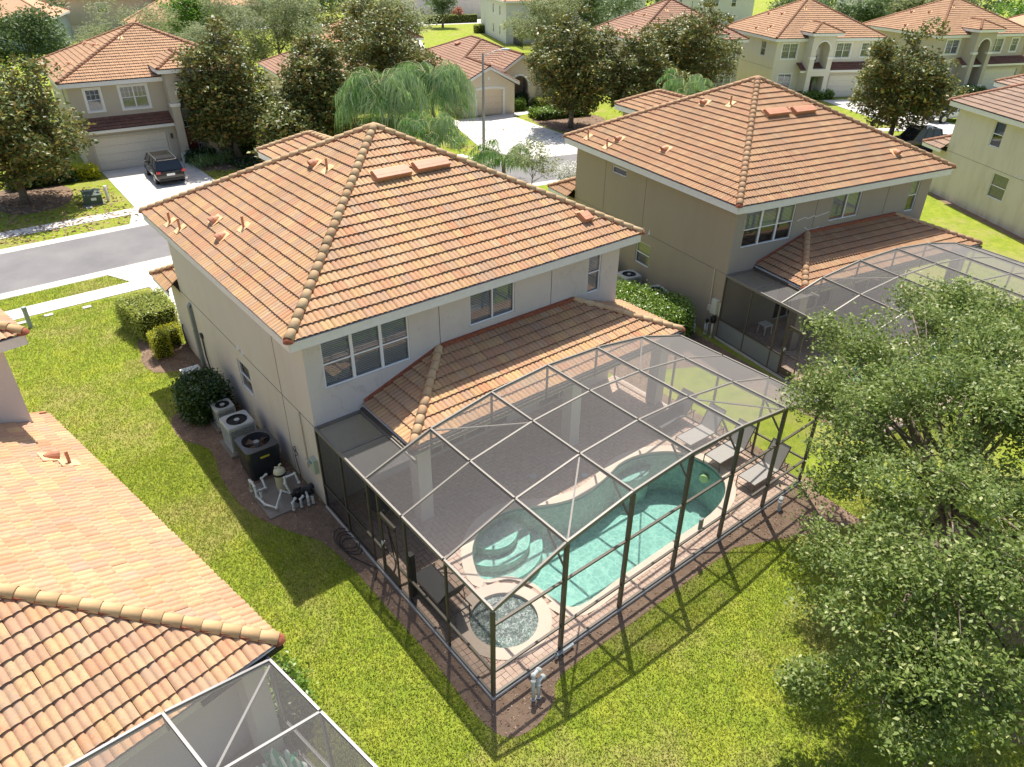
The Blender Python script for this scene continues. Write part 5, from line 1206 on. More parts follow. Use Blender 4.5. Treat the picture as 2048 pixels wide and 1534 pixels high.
# weeping queen palms
def frond(m, V, F, base, az, L, droop, lift, nl=34, ll=.75):
    pts = []
    for i in range(nl+1):
        t_ = i/nl; r = L*(t_-.12*t_**3); z = lift*sin(min(1, t_*1.15)*pi*.5)*(1-t_*.2)-droop*t_**2.2; pts.append(Vector((base[0]+r*cos(az+.12*sin(i*.4+az*7)), base[1]+r*sin(az+.12*sin(i*.4+az*7)), base[2]+z)))
    m.tube(pts[::3]+[pts[-1]], [.028*(1-.8*i/(len(pts[::3]))) for i in range(len(pts[::3])+1)], 5)
    sd = Vector((-sin(az), cos(az), 0))
    for i in range(3, nl):
        for s in (-1, 1):
            for rep in range(1 if i % 3 else 2):
                p = pts[i]+(pts[i+1]-pts[i])*random.random(); l = ll*(1-.5*abs(i/nl-.4))*random.uniform(.75, 1.1); out = sd*s*random.uniform(.15, .8)+Vector((cos(az), sin(az), 0))*random.uniform(0, .35)
                q = p+out*l*.5+Vector((0, 0, -l*.25)); e = p+out*l*.75+Vector((0, 0, -l*random.uniform(.75, 1.0))); wv = (pts[i+1]-pts[i]).normalized()*.034
                b = len(V); V += [tuple(p), tuple(q+wv), tuple(e), tuple(q-wv)]; F.append((b, b+1, b+2, b+3))
def palm(label, x, y, h, L, nf=22, ll=.85, droop=1.9, group='queen palms'):
    T = empty('palm_tree', (x, y, 0), 0, label, 'palm', group); m = MB(); V, F = [], []
    for i in range(nf): frond(m, V, F, (0, 0, h), i*2.4+random.uniform(-.2, .2), L*random.uniform(.8, 1.05), droop*random.uniform(.6, 1.3), random.uniform(.2, 2.2), ll=ll*random.uniform(.7,1.1))
    m.build('frond_stems', simple('palm_rachis', (.28,.30,.12), .6), T); npmesh('crown', np.array(V), np.array(F), L_PALM, T)
    q = MB(); q.tube([(0, 0, -.1), (.04, 0, h*.5), (0, 0, h)], [.17, .14, .12], 9); q.build('trunk', BARK, T, smooth=True); return T
palm('full weeping palm left of the pair in front of the dark magnolias', 19.2, 29.3, 5.9, 3.4, 44, 2.3, 2.2)
palm('full weeping palm right of the pair with paler hanging fronds', 23.9, 30.3, 5.9, 3.5, 44, 2.3, 2.2)
palm('smaller palm with stiffer fronds right behind the apex of the middle roof', 19.9, 24.6, 3.6, 2.6, 24, 1.1, 1.2)
palm('palm low behind the right hip of the middle roof', 24.4, 22.6, 1.6, 2.7, 16, .9, 1.1)
palm('low feathery palm behind the tan roof apex', 38.6, 19.4, 5.2, 2.6, 16, .8, 1.2); palm('young palm by the porch of the house with the oval window', 71.6, 28.6, 1.7, 1.5, 14, .5, .8)
palm('small palm in front of the pale pink house', 83.5, 121, 3.2, 1.8, 12, .6, .8)
# background trees
def bgtree(label, x, y, h, r, leaf, n=9000, ls=.3, wid=.45, rz=None, up=.5, name='tree', dens=.6):
    rz = rz or h*.38; bl = [(x, y, h-rz, r*.75, r*.75, rz)]
    for _ in range(12):
        a = random.uniform(0, 2*pi); q = r*random.uniform(.35, .8); z = random.uniform(.35, .95)*h; bl.append((x+q*cos(a), y+q*sin(a), max(1.4, z), r*.38, r*.38, rz*.42))
    return tree(name, label, (x, y, 0), subclump(bl, 45, r*.24), n, leaf, BARK, ls, .2, h*.8, 10, .32, up, wid, dens, 'background trees', 'tree', 10)
bgtree('feathery grey-green tree filling the gap left of top centre', 31, 74, 8.5, 6.3, L_WILL, 26000, .36, .22)
bgtree('soft grey-green tree beside the feathery one, nearer the left', 23, 72, 7.0, 4.2, L_WILL, 14000, .34, .22)
bgtree('leafy tree in the top left corner in front of the blue-grey house', 5.2, 72, 9, 4.8, L_DARK, 14000, .34, .4)
bgtree('thin olive-brown tree in front of the terracotta roofs at top left', 17.5, 86, 7.5, 7.0, L_OLIVE, 13000, .34, .22, dens=.5)
bgtree('second sparse olive tree right of the thin one at top left', 24.5, 78, 5.6, 5.0, L_OLIVE, 8000, .32, .22, dens=.5)
bgtree('bright green rounded tree at the top left', 33, 112, 7, 5.2, L_GRN, 9000, .4)
bgtree('dark broad tree at the top left edge of the frame', 27, 145, 9, 7, L_DARK, 6000, .5)
bgtree('grey-green oak in front of the white house', 68.5, 68.5, 8.5, 5.6, L_OLIVE, 15000, .32, .4)
bgtree('oak right of the white house behind the short magnolia', 80, 70, 8, 6.5, L_DARK, 13000, .36, .4)
bgtree('magnolia-dark tree behind the feathery tree at top centre', 49, 80, 8.6, 6.2, L_OLIVE, 12000, .36, .35)
bgtree('slim dark tree between the pale pink and the white house', 80, 112, 8, 3.2, L_DARK, 5000, .35)
bgtree('dark green tree between the two arched houses at the top', 108, 53, 7.4, 6.2, L_DARK, 13000, .4)
bgtree('spreading dark green tree right of it behind the oval-window house', 116, 48, 7.2, 5.4, L_DARK, 10000, .4)
bgtree('light green trees beyond the lawn in the top right corner', 150, 52, 8, 10, L_OLIVE, 12000, .5)
bgtree('second light green tree in the top right corner', 160, 36, 8, 9, L_GRN, 9000, .5)
bgtree('third light green tree at the right edge of the top', 172, 26, 8, 9, L_OLIVE, 9000, .5)
wb = [(x, y, 4.5, 9, 9, 4.8) for (x, y) in [(60,150),(75,160),(100,150),(118,135),(130,120),(145,100),(165,85),(185,60),(10,165),(-5,145),(45,168),(200,30),(30,175),(88,165),(155,120),(210,80)]]
C, _c = cloud(wb, 42000, 10, .8, .7); V, F = leafquads(C, .8, .5, .5); tag(npmesh('distant_woods', V, F, L_DARK), kind='stuff')
tree('young_tree', 'small round young tree by the window of the oval-window house', (75.2, 33.2, 0), [(75.2,33.2,3.2,.9,.9,.9),(75.0,33.0,2.6,.7,.7,.6)], 2500, L_HEDGE, BARK, .2, .06, 2.8, 8, .15, cat='tree', tips=6)
tree('crepe_myrtle', 'sparse shrub tree with white blossom behind the right hip of the middle roof', (24.4, 19.6, 0), [(24.6,20.0,2.6,1.3,1.1,.9),(25.4,19.2,1.9,1.0,.8,.6)], 1500, L_OLIVE, BARK, .16, .04, 2.9, 6, .2, cat='shrub', tips=14)
tree('blossom_shrub', 'white flowering shrub beside the low garage roof of the tan house', (25.6, 17.4, 0), [(25.6,17.4,1.9,.9,.7,.6)], 1300, leaf_mat('white_blossom', (.62,.60,.56), (.70,.68,.62), (.2,.25,.1)), BARK, .12, .04, 2.0, 6, .12, cat='shrub', tips=8)
tree('copper_shrub', 'copper red round shrub at the top centre', (88.5, 119, 0), [(88.5,119,1.5,1.2,1.2,1.4)], 1500, L_RED, BARK, .3, .06, 1.6, 8, .2, cat='shrub', tips=5)
# hedges: clipped blocks of leaves
def hedge(label, pts, h, leaf, n, ls=.085, name='hedge', cat='hedge', rough=.05, group=None, top=None):
    """footprint polygon, clipped top; outer shell of leaves over a dark twiggy core"""
    if area(pts) < 0: pts = pts[::-1]
    c = (sum(p[0] for p in pts)/len(pts), sum(p[1] for p in pts)/len(pts)); L_ = [(p[0]-c[0], p[1]-c[1]) for p in pts]; H = empty(name, (*c, 0), 0, label, cat, group)
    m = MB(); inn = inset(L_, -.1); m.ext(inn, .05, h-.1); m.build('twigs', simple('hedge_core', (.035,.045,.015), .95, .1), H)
    xs = [p[0] for p in L_]; ys = [p[1] for p in L_]; A = abs(area(L_)); per = sum((Vector(L_[i])-Vector(L_[i-1])).length for i in range(len(L_))); nt = int(n*A/(A+per*h)); 
    X = rng.uniform(min(xs), max(xs), nt*3); Y = rng.uniform(min(ys), max(ys), nt*3); k = inpoly(X, Y, L_); X, Y = X[k][:nt], Y[k][:nt]; P = [np.stack([X, Y, h+rng.normal(0, rough, len(X))], 1)]
    for i in range(len(L_)):
        a, b = np.array(L_[i-1]), np.array(L_[i]); l = np.linalg.norm(b-a); q = max(1, int(n*l*h/(A+per*h))); t_ = rng.uniform(0, 1, q); o_ = np.array([(b-a)[1], -(b-a)[0]])/(l+1e-9); xy = a+(b-a)*t_[:, None]+o_*rng.normal(0, rough, q)[:, None]
        P.append(np.column_stack([xy, rng.uniform(.06, h, q)]))
    V, F = leafquads(np.concatenate(P), ls, .8, .6); npmesh('foliage', V, F, leaf, H); return H
hedge('bushy dark green clipped shrub beside the small air conditioner', smoothloop([(-1.6,7.85),(-.6,7.95),(-.4,6.7),(-1.35,6.35),(-1.75,7.0)], 3), 1.25, L_HEDGED, 9000, .10, 'clipped_shrub', 'shrub', .09)
hedge('large olive-green clipped hedge at the far left corner of the middle house', [(-1.7,16.0),(.2,16.0),(.15,13.7),(-1.3,13.7)], 1.3, L_LIME, 7000, .08)
hedge('small bright yellow clipped cube of hedge in mulch', [(-1.35,12.6),(-.75,12.6),(-.72,11.95),(-1.35,11.95)], 1.05, L_YEL, 2600, .05, 'clipped_shrub', 'shrub', .03)
hedge('yellow-green clipped shrub against the wall behind the yellow cube', [(-.95,13.4),(-.1,13.4),(-.1,12.7),(-.95,12.7)], .8, L_YEL, 1800, .05, 'clipped_shrub', 'shrub', .03)
hedge('long thick clipped hedge in front of the tan house side wall', smoothloop([(15.0,4.8),(15.9,5.1),(17.3,2.0),(17.1,.6),(16.0,.2),(15.2,1.0),(14.9,3.0)], 3), 1.35, L_HEDGE, 16000, .10, rough=.1)
hedge('tall green bush touching the right wall of the middle house', smoothloop([(13.0,6.6),(14.6,7.2),(14.9,5.6),(13.3,5.0)], 3), 1.9, L_HEDGE, 5000, .10, 'clipped_shrub', 'shrub', .12)
hedge('small dark bush at the corner of the lower left house', smoothloop([T2(BLQ,-.4,.0),T2(BLQ,.35,.1),T2(BLQ,.4,1.2),T2(BLQ,-.35,1.4)], 3), 1.2, L_HEDGE, 3000, .09, 'clipped_shrub', 'shrub', .1)
for lab, P_, h, lf, n in [
    ('dark rectangular hedge under the left magnolia', [(-2.2,42.4),(1.6,42.2),(1.6,40.6),(-2.2,40.8)], .8, L_HEDGED, 3500),
    ('trio of yellow shrubs at the left corner of the beige garage', [(1.3,42.2),(3.1,41.9),(3.0,40.6),(1.4,40.9)], .75, L_YEL, 2200),
    ('low square hedge in front of the red door, nearest the car', [(9.2,41.6),(11.2,41.5),(11.2,40.6),(9.2,40.7)], .75, L_HEDGED, 2200),
    ('rectangular hedge right of the red door, left of the magnolia trunk', [(13.2,42.8),(16.6,42.6),(16.4,40.9),(13.2,41.2)], .95, L_HEDGE, 3500),
    ('dark hedge behind the magnolia trunk right of the driveway', [(13.6,45.2),(19.0,44.6),(19.0,43.4),(13.6,44)], 1.1, L_HEDGED, 3500),
    ('square hedge right of the magnolia trunk near the street', [(15.4,39.2),(17.6,39.0),(17.6,37.6),(15.4,37.8)], 1.1, L_LIME, 2500),
    ('spiky border planting under the magnolia by the lamp post driveway', [(40.4,39.0),(45.8,37.6),(45.2,35.6),(39.9,37.0)], .7, L_HEDGE, 4500),
    ('clipped hedge under the window of the peach house', [(44.0,43.0),(48.5,41.6),(48.0,40.3),(43.6,41.7)], .7, L_LIME, 2500),
    ('round shrub beside the peach garage door', [(40.6,42.4),(41.9,42.2),(41.8,41.2),(40.6,41.4)], 1.0, L_HEDGE, 1500),
    ('dark shrub beside the entrance of the peach house', [(42.6,44.0),(43.8,43.7),(43.6,42.8),(42.5,43.1)], 1.1, L_HEDGED, 1500),
    ('low hedge beside the porch of the oval-window house', [(69.8,28.9),(73.2,27.3),(72.6,26.2),(69.2,27.8)], .7, L_HEDGE, 2200),
    ('dark hedge by the tall arched entry', [(83.0,20.6),(88.2,18.6),(87.6,16.8),(82.4,18.8)], 1.0, L_HEDGED, 2200),
    ('clipped two-tone hedge in front of the pale pink house', [(81,120.5),(92,118),(91.6,116.4),(80.6,119)], 1.5, L_LIME, 1800),
    ('small square hedge left of the white house', [(79.6,101.5),(81.6,101),(81.2,99.4),(79.2,99.9)], 1.3, L_LIME, 1000),
    ('long dark hedge along the lawn in the top right corner', [(112,22),(140,8),(139,6),(111,20)], 1.5, L_HEDGED, 2500)]:
    hedge(lab, P_, h, lf, n, .16, rough=.08, group='clipped hedges across the street')
for i, (x, y, lab) in enumerate([(9.9,39.6,'grassy clump of strap leaves beside the black SUV'),(11.2,39.9,'grassy clump with white flowers by the front path'),(28.2,33.5,'low yellowing plant beside the lamp post driveway'),(26.2,27.6,'fern-like plant near the road under the palms')]):
    C = rng.normal(size=(500, 3))*np.array([.5, .5, .15])+np.array([0, 0, .4]); V, F = leafquads(C, .42, 1.2, .1); o = npmesh('strap_leaf_plant', V, F, L_PALM); o.location = (x, y, 0); tag(o, lab, 'plant', 'border plants')
C = np.column_stack([rng.uniform(11.5, 17, 3000), rng.uniform(36.5, 39.6, 3000), rng.uniform(.02, .35, 3000)]); V, F = leafquads(C, .16, .5, .6); tag(npmesh('ground_cover', V, F, L_HEDGED), kind='stuff')
n_ = 1700; C = np.column_stack([np.concatenate([rng.uniform(-6, 3, n_), rng.uniform(9.2, 16, 900), rng.uniform(27, 46, 1200)]), np.concatenate([rng.uniform(29.6, 39, n_), rng.uniform(29.6, 39, 900), rng.uniform(28, 38, 1200)]), np.full(n_+2100, .03)])
V, F = leafquads(C, .19, .1, .5); tag(npmesh('fallen_leaves', V, F, tile_mat('dry_leaves', [(.36,.24,.12),(.26,.16,.08),(.45,.33,.18)], .1)), kind='stuff')
# ------------------------------------------------------------ objects
PVC = simple('pvc_pipe_white', (.62,.63,.60), .45, .4, nz=.12, sc=10); PVCG = simple('pvc_pipe_grey', (.40,.45,.46), .5, .4)
ACG = simple('condenser_grey', (.40,.41,.39), .5, .4, nz=.1, sc=5); ACD = simple('condenser_coil_dark', (.045,.045,.045), .7, .2); ACB = simple('heater_black', (.018,.022,.026), .3, .5, nz=.2)
FILT = simple('filter_beige', (.55,.52,.36), .5, .3, nz=.08); BLK = simple('rubber_black', (.015,.015,.016), .5, .4); PAD = mottled('equipment_pad', (.19,.17,.145), (.27,.24,.21), 2, .9, 40)
def rr(x0, y0, x1, y1, r=.08, k=4):
    out = []
    for cx, cy, a0 in ((x1-r, y1-r, 0), (x0+r, y1-r, pi/2), (x0+r, y0+r, pi), (x1-r, y0+r, 1.5*pi)):
        for i in range(k+1): a = a0+pi/2*i/k; out.append((cx+r*cos(a), cy+r*sin(a)))
    return out
def condenser(label, x, y, rz, s, h, pad=True, group='air conditioner condensers'):
    U = empty('air_conditioner', (x, y, 0), rz, label, 'air conditioner', group); a = s/2
    if pad: m = MB(); m.box(-a-.12, -a-.12, 0, a+.12, a+.12, .11); m.build('pad', PAD, U)
    m = MB(); m.ext(rr(-a+.04, -a+.04, a-.04, a-.04), .12, h-.06, 0); m.build('coil', ACD, U)
    n = max(5, int(h/.078))
    for i in range(n):
        z = .16+i*(h-.26)/n; m = MB(); o = rr(-a, -a, a, a); m.ext(o, z, z+.022, 0, True, True); m.build('louver', ACG, U)
    m = MB()
    for cx, cy in ((-1,-1),(1,-1),(1,1),(-1,1)): m.box(cx*a-.05*(cx > 0)-.002, cy*a-.05*(cy > 0)-.002, .12, cx*a+.05*(cx < 0)+.002, cy*a+.05*(cy < 0)+.002, h-.05)
    m.ext(rr(-a-.01, -a-.01, a+.01, a+.01), .10, .17, 0); m.build('corner_posts', ACG, U)
    m = MB(); out = rr(-a-.015, -a-.015, a+.015, a+.015, .1, 4); R_ = a*.76; inn = circ((0, 0), R_, len(out)); 
    st = min(range(len(out)), key=lambda i: (Vector(out[i])-Vector(inn[0])).length)
    O2 = [out[(i+2) % len(out)] for i in range(len(out))]
    O2 = [out[(i-2) % len(out)] for i in range(len(out))]
    k = len(out); b = len(m.v)
    ang = lambda p: atan2(p[1], p[0]) % (2*pi)
    out.sort(key=ang); inn.sort(key=ang)
    m.v += [(p[0], p[1], h-.10) for p in out]+[(p[0], p[1], h) for p in out]+[(p[0]*.93, p[1]*.93, h+.03) for p in out]+[(p[0], p[1], h+.02) for p in inn]+[(p[0]*.97, p[1]*.97, h-.10) for p in inn]
    for l in range(4):
        for i in range(k): j = (i+1) % k; m.f.append([l*k+i, l*k+j, (l+1)*k+j, (l+1)*k+i]); m.m.append(0 if l < 3 else 1)
    m.build('top_cover', [ACG, ACD], U)
    m = MB(); m.cyl(0, 0, h-.16, h-.03, .07, 12, 0); m.cyl(0, 0, h-.2, h-.19, R_*.98, 24, 1)
    for i in range(3): t_ = 2*pi*i/3; m.add([(0, 0, h-.12), (R_*.85*cos(t_), R_*.85*sin(t_), h-.10), (R_*.85*cos(t_+.7), R_*.85*sin(t_+.7), h-.15)], [(0, 1, 2)], 1)
    m.build('fan', [ACG, ACD], U)
    m = MB()
    for i in range(1, 7): r_ = R_*i/6.5; c = [(q[0], q[1], h+.012) for q in circ((0, 0), r_, 18)]; m.tube(c+[c[0]], .005, 4, 0, False)
    for i in range(10): t_ = 2*pi*i/10; m.tube([(0.05*cos(t_), .05*sin(t_), h+.015), (R_*cos(t_), R_*sin(t_), h+.015)], .005, 4, 0, False)
    m.cyl(0, 0, h+.01, h+.03, .085, 12, 1); m.build('fan_guard', [BLK, ACG], U); return U
condenser('smaller grey air conditioner, farther of the two, beside the bushy dark shrub', -.78, 6.05, .0, .62, .78)
condenser('large grey air conditioner with many louvres next to the black pool heater', -.82, 4.50, .0, .86, 1.02)
U = empty('pool_heater', (-.80, 2.92, 0), 0, 'black heat pump with an open round fan top between the air conditioner and pool pipes', 'pool heater'); a, h = .50, 1.08
m = MB(); lo_, hi = rr(-a+.02, -a, a-.02, a, .1), rr(-a-.03, -a-.06, a+.03, a+.06, .16); k = len(lo_); m.v += [(*p, .05) for p in lo_]+[(*p, h-.2) for p in hi]+[(p[0]*.98, p[1]*.98, h) for p in hi]
for l in range(2):
    for i in range(k): j = (i+1) % k; m.f.append([l*k+i, l*k+j, (l+1)*k+j, (l+1)*k+i]); m.m.append(0)
m.build('cabinet', ACB, U)
m = MB(); hi.sort(key=lambda p: atan2(p[1], p[0]) % (2*pi)); inn = circ((0, .02), a*.86, k); m.v += [(p[0]*.98, p[1]*.98, h) for p in hi]+[(*p, h+.03) for p in inn]+[(*p, h-.28) for p in inn]
for l in range(2):
    for i in range(k): j = (i+1) % k; m.f.append([l*k+i, l*k+j, (l+1)*k+j, (l+1)*k+i]); m.m.append(0)
m.build('top_cover', simple('heater_top', (.06,.065,.07), .4, .5), U)
m = MB(); m.cyl(0, .02, h-.27, h-.02, .09, 12, 1); m.cyl(0, .02, h-.28, h-.275, a*.85, 20, 0)
for i in range(4): t_ = pi/2*i+.3; m.add([(0.05, .02, h-.1), (a*.8*cos(t_), a*.8*sin(t_), h-.08), (a*.8*cos(t_+.6), a*.8*sin(t_+.6), h-.16)], [(0, 1, 2)], 0)
for i in range(1, 6): c = [(q[0], q[1]+.02, h+.03) for q in circ((0, 0), a*.86*i/5.2, 20)]; m.tube(c+[c[0]], .006, 4, 2, False)
m.build('fan', [simple('fan_rust', (.13,.08,.05), .6), ACG, BLK], U)
m = MB(); m.box(-.14, -a-.075, .80, .14, -a-.055, .86); m.build('badge', simple('badge_yellow', (.55,.45,.04), .5), U)
m = MB(); m.box(-1.55, .5, 0, -.2, 2.25, .05); tag(m.build('equipment_pad', PAD), 'stained concrete slab under the pool filter and white pipes', 'slab')
U = empty('pool_filter', (-.72, 1.52, .06), 0, 'beige cartridge filter canister with a black clamp ring behind the white pipes', 'pool filter')
m = MB(); m.lathe([(.15,0),(.165,.06),(.17,.58),(.18,.60)], (0,0,0), 18); m.build('tank', FILT, U, True); m = MB(); m.lathe([(.19,.58),(.20,.60),(.20,.64),(.19,.66)], (0,0,0), 18); m.build('clamp_ring', BLK, U)
m = MB(); m.lathe([(.18,.65),(.16,.74),(.10,.80),(.0,.82)], (0,0,0), 18); m.tube([(.03,0,.8),(.03,0,.9),(.1,0,.92)], .03, 8); m.tube([(-.08,.03,.78),(-.08,.03,.86)], .035, 8); m.build('dome', FILT, U, True)
def pump(label, x, y, rz, g='pool pumps'):
    U = empty('pool_pump', (x, y, 0), rz, label, 'pool pump', g); m = MB(); m.lathe([(.10,.08),(.12,.12),(.12,.34),(.13,.36)], (0,0,0), 14); m.box(-.13,-.13,.05,.13,.13,.1); m.build('strainer', BLK, U, False)
    m = MB(); m.lathe([(.13,.36),(.13,.40),(.05,.43),(0,.43)], (0,0,0), 14); m.box(-.16,-.02,.40,.16,.02,.44); m.build('lid', BLK, U)
    m = MB(); m.tube([(.1,0,.22),(.28,0,.22)], .11, 12); m.tube([(.28,0,.22),(.55,0,.22)], .095, 12); m.box(.2,-.1,.05,.5,.1,.12); m.build('motor', simple('pump_motor', (.05,.055,.06), .5, .4), U, True); return U
pump('black pool pump against the wall beside the filter', -.55, .78, .3)
def pipes(label, loc, runs, r=.036, mat=PVC, name='pool_pipes', grp=None, cat='pipes', rz=0):
    U = empty(name, loc, rz, label, cat, grp)
    for pts in runs:
        m = MB(); P = [Vector(p) for p in pts]; m.tube(P, r, 9)
        for p in P[1:-1]: m.lathe([(0,-r*1.35),(r*1.2,-r*.7),(r*1.35,0),(r*1.2,r*.7),(0,r*1.35)], p, 9)
        for a_, b_ in ((P[0], P[1]), (P[-1], P[-2])): d = (b_-a_).normalized(); m.tube([a_, a_+d*.06], r*1.25, 9)
        m.build('pipe', mat, U, True)
    return U
pipes('white pvc plumbing looping over the slab in front of the beige filter', (0, 0, .06), [
    [(-.95,2.05,.35),(-1.15,1.95,.35),(-1.15,1.75,.12),(-1.45,1.75,.12)], [(-1.50,1.95,.02),(-1.50,1.95,.45),(-1.50,1.75,.5),(-1.50,1.6,.45),(-1.50,1.55,.10),(-1.45,1.05,.10),(-1.25,.72,.10),(-.95,.95,.42),(-.72,.82,.30)],
    [(-1.42,1.38,.0),(-1.42,1.38,.36)], [(-.72,.80,.25),(-.80,.95,.62),(-.75,1.05,.75),(-.45,1.02,.78),(-.42,.85,.5)], [(-.86,.42,0),(-.86,.42,.28),(-.72,.5,.34)], [(-.62,.40,0),(-.62,.40,.30),(-.5,.45,.34)], [(-.42,.35,0),(-.42,.35,.3),(-.36,.55,.34)], [(-.28,.35,0),(-.28,.35,.30)]])
m = MB(); 
for q in ((-.72,.66,.34),(-.48,.55,.40),(-.30,.50,.36)): m.lathe([(0,-.06),(.06,-.05),(.06,.05),(.03,.07),(0,.07)], (q[0], q[1], q[2]+.06), 10); m.box(q[0]-.09, q[1]-.015, q[2]+.12, q[0]+.09, q[1]+.015, q[2]+.14)
PP_ = [o for o in COL.objects if o.name.startswith('pool_pipes') and o.type == 'EMPTY'][0]; vv_ = m.build('valve', BLK, PP_); vv_.location = (0, 0, -.06)
pipes('pair of white gooseneck pipes standing in the mulch at the front corner of the cage', (.66, -8.58, 0), [[(0,0,-.02),(0,.02,.62),(.05,.08,.72),(.22,.12,.72),(.28,.12,.66)], [(.13,-.03,-.02),(.13,-.01,.42),(.17,.03,.50),(.30,.05,.50),(.34,.05,.45)]], .045, PVC, 'drain_pipe')
pipes('single short white gooseneck pipe in the mulch near the far cage corner', (10.35, -8.35, 0), [[(0,0,-.02),(0,.0,.30),(.04,.03,.37),(.12,.05,.37),(.14,.05,.30)]], .045, PVC, 'drain_pipe')
pipes('grey pipe lying along the deck edge right of the corner post', (0, -8.11, .08), [[(1.75,0,.12),(1.75,0,.03),(2.25,0,.02),(2.3,0,.02)]], .03, PVCG, 'drain_pipe')
m = MB(); m.tube([(-.25+.28*cos(i*.5)*(1-.004*i), -1.5+.42*sin(i*.5)-i*.012, .05+.012*(i % 5)) for i in range(46)]+[(-.3,-2.6,.05),(-.1,-3.1,.05),(-.35,-3.4,.05)], .014, 5); tag(m.build('garden_hose', BLK), 'black hose loosely coiled on the mulch by the cage wall', 'hose')
m = MB(); m.box(-.95,9.7,0,-.35,10.25,.22); m.box(-1.0,9.65,.22,-.30,10.3,.27); tag(m.build('ground_box', PVC, bevel=.02), 'white flat plastic box on the ground beside the dark shrub', 'box')
# beside the tan house
def TW3(x, y, z=0): a = T2(TWIN, x, y); return (a[0], a[1], z)
condenser('grey air conditioner under the small window of the tan house', *T2(TWIN, -.75, 5.35), TWIN[1], .86, 1.0)
condenser('grey air conditioner mostly hidden behind the long hedge', *T2(TWIN, -.7, 3.35), TWIN[1], .86, 1.0)
condenser('dark air conditioner just showing past the corner of the middle house', *T2(TWIN, -.8, 7.2), TWIN[1], .8, .95)
pipes('white pvc plumbing with black valves by the end of the long hedge', TW3(-.9, 1.1, .02), [[(-.2,-.3,0),(-.2,-.3,.4),(0,-.1,.4)], [(.1,-.2,0),(.1,-.2,.5),(.3,0,.5),(.5,0,.5)], [(.4,-.3,0),(.4,-.3,.35),(.5,-.1,.35)], [(.62,0,0),(.62,0,.45)], [(-.35,-.1,0),(-.35,-.1,.25),(-.1,.05,.25)]], .034, PVC, 'pool_pipes', None, 'pipes', TWIN[1])
pipes('two white standpipes with black valve heads at the rear corner of the tan house', TW3(-.18, .12, 0), [[(0,0,0),(0,0,.75)], [(.02,.3,0),(.02,.3,.6)], [(-.02,.38,0),(-.02,.38,.6)]], .04, PVC, 'standpipe', None, 'pipes', TWIN[1])
m = MB(); p_ = TW3(-.18, .12); m.lathe([(0,.7),(.1,.72),(.13,.85),(.1,.98),(0,1.0)], p_, 12); m.box(p_[0]-.14, p_[1]-.02, .9, p_[0]+.14, p_[1]+.02, .94); q_ = TW3(-.18, .46); m.lathe([(0,.55),(.07,.57),(.08,.7),(0,.76)], q_, 10); SP_ = [o for o in COL.objects if o.name.startswith('standpipe')][0]; vh_ = m.build('valve', BLK, SP_); bpy.context.view_layer.update(); vh_.matrix_local = SP_.matrix_world.inverted()
pump('black pool pump in mulch between hedge and tan house corner', *T2(TWIN, -.65, 1.4), TWIN[1]+1.5)
T_ = empty('side_table', TW3(2.0, -.75, .1), TWIN[1], 'small square white plastic side table inside the cage of the tan house', 'side table'); m = MB(); m.ext(rr(-.23,-.23,.23,.23,.05), .42, .46, 0, True, True); m.build('table_top', TRIM, T_)
for sx in (-.18, .18):
    for sy in (-.18, .18): m = MB(); m.bar((sx*1.1, sy*1.1, 0), (sx, sy, .42), .035, .035); m.build('leg', TRIM, T_)
# ---- loungers
SLING = simple('sling_fabric_grey', (.40,.375,.34), .7, .2, nz=.08, sc=30); SLINGD = simple('sling_fabric_dark', (.09,.088,.088), .7, .2, nz=.3, sc=50); LFR = simple('lounger_frame_bronze', (.07,.055,.045), .4, .5)
def lounger(label, x, y, rz, sl=SLING, ang=62, grp='poolside sun loungers'):
    U = empty('sun_lounger', (x, y, .1), rz, label, 'sun lounger', grp); w_ = .31; hz = .36; ls = 1.2; a = radians(ang); bl_ = .82
    m = MB(); m.add([(0,-w_+.02,hz+.012),(ls,-w_+.02,hz+.012),(ls,w_-.02,hz+.012),(0,w_-.02,hz+.012),(0,-w_+.02,hz),(ls,-w_+.02,hz),(ls,w_-.02,hz),(0,w_-.02,hz)], [(0,1,2,3),(7,6,5,4),(0,4,5,1),(1,5,6,2),(2,6,7,3),(3,7,4,0)]); m.build('seat', sl, U)
    dx, dz = bl_*cos(a), bl_*sin(a); m = MB(); m.add([(ls,-w_+.02,hz),(ls+dx,-w_+.02,hz+dz),(ls+dx,w_-.02,hz+dz),(ls,w_-.02,hz),(ls+.012,-w_+.02,hz-.006),(ls+dx+.012,-w_+.02,hz+dz-.006),(ls+dx+.012,w_-.02,hz+dz-.006),(ls+.012,w_-.02,hz-.006)], [(0,1,2,3),(7,6,5,4),(0,4,5,1),(1,5,6,2),(2,6,7,3),(3,7,4,0)]); m.build('backrest', sl, U)
    m = MB()
    for s in (-w_, w_): m.tube([(0, s, hz), (ls+.55, s, hz)], .016, 6); m.tube([(ls, s, hz), (ls+dx, s, hz+dz)], .015, 6)
    m.tube([(0,-w_,hz),(0,w_,hz)], .016, 6); m.tube([(ls+dx,-w_,hz+dz),(ls+dx,w_,hz+dz)], .015, 6); m.tube([(.0,-w_,.12),(.0,w_,.12)], .012, 6); m.tube([(ls+.5,-w_,hz),(ls+.5,w_,hz)], .014, 6); m.tube([(ls+.35,-w_+.03,hz+.0),(ls+dx*.6,-w_+.03,hz+dz*.6)], .01, 5); m.tube([(ls+.35,w_-.03,hz),(ls+dx*.6,w_-.03,hz+dz*.6)], .01, 5); m.build('frame', LFR, U)
    for lx in (.0, ls+.45):
        for s in (-w_, w_): m = MB(); m.tube([(lx, s, hz), (lx+(.02 if lx else -.0), s, 0)], .016, 6); m.build('leg', LFR, U)
    return U
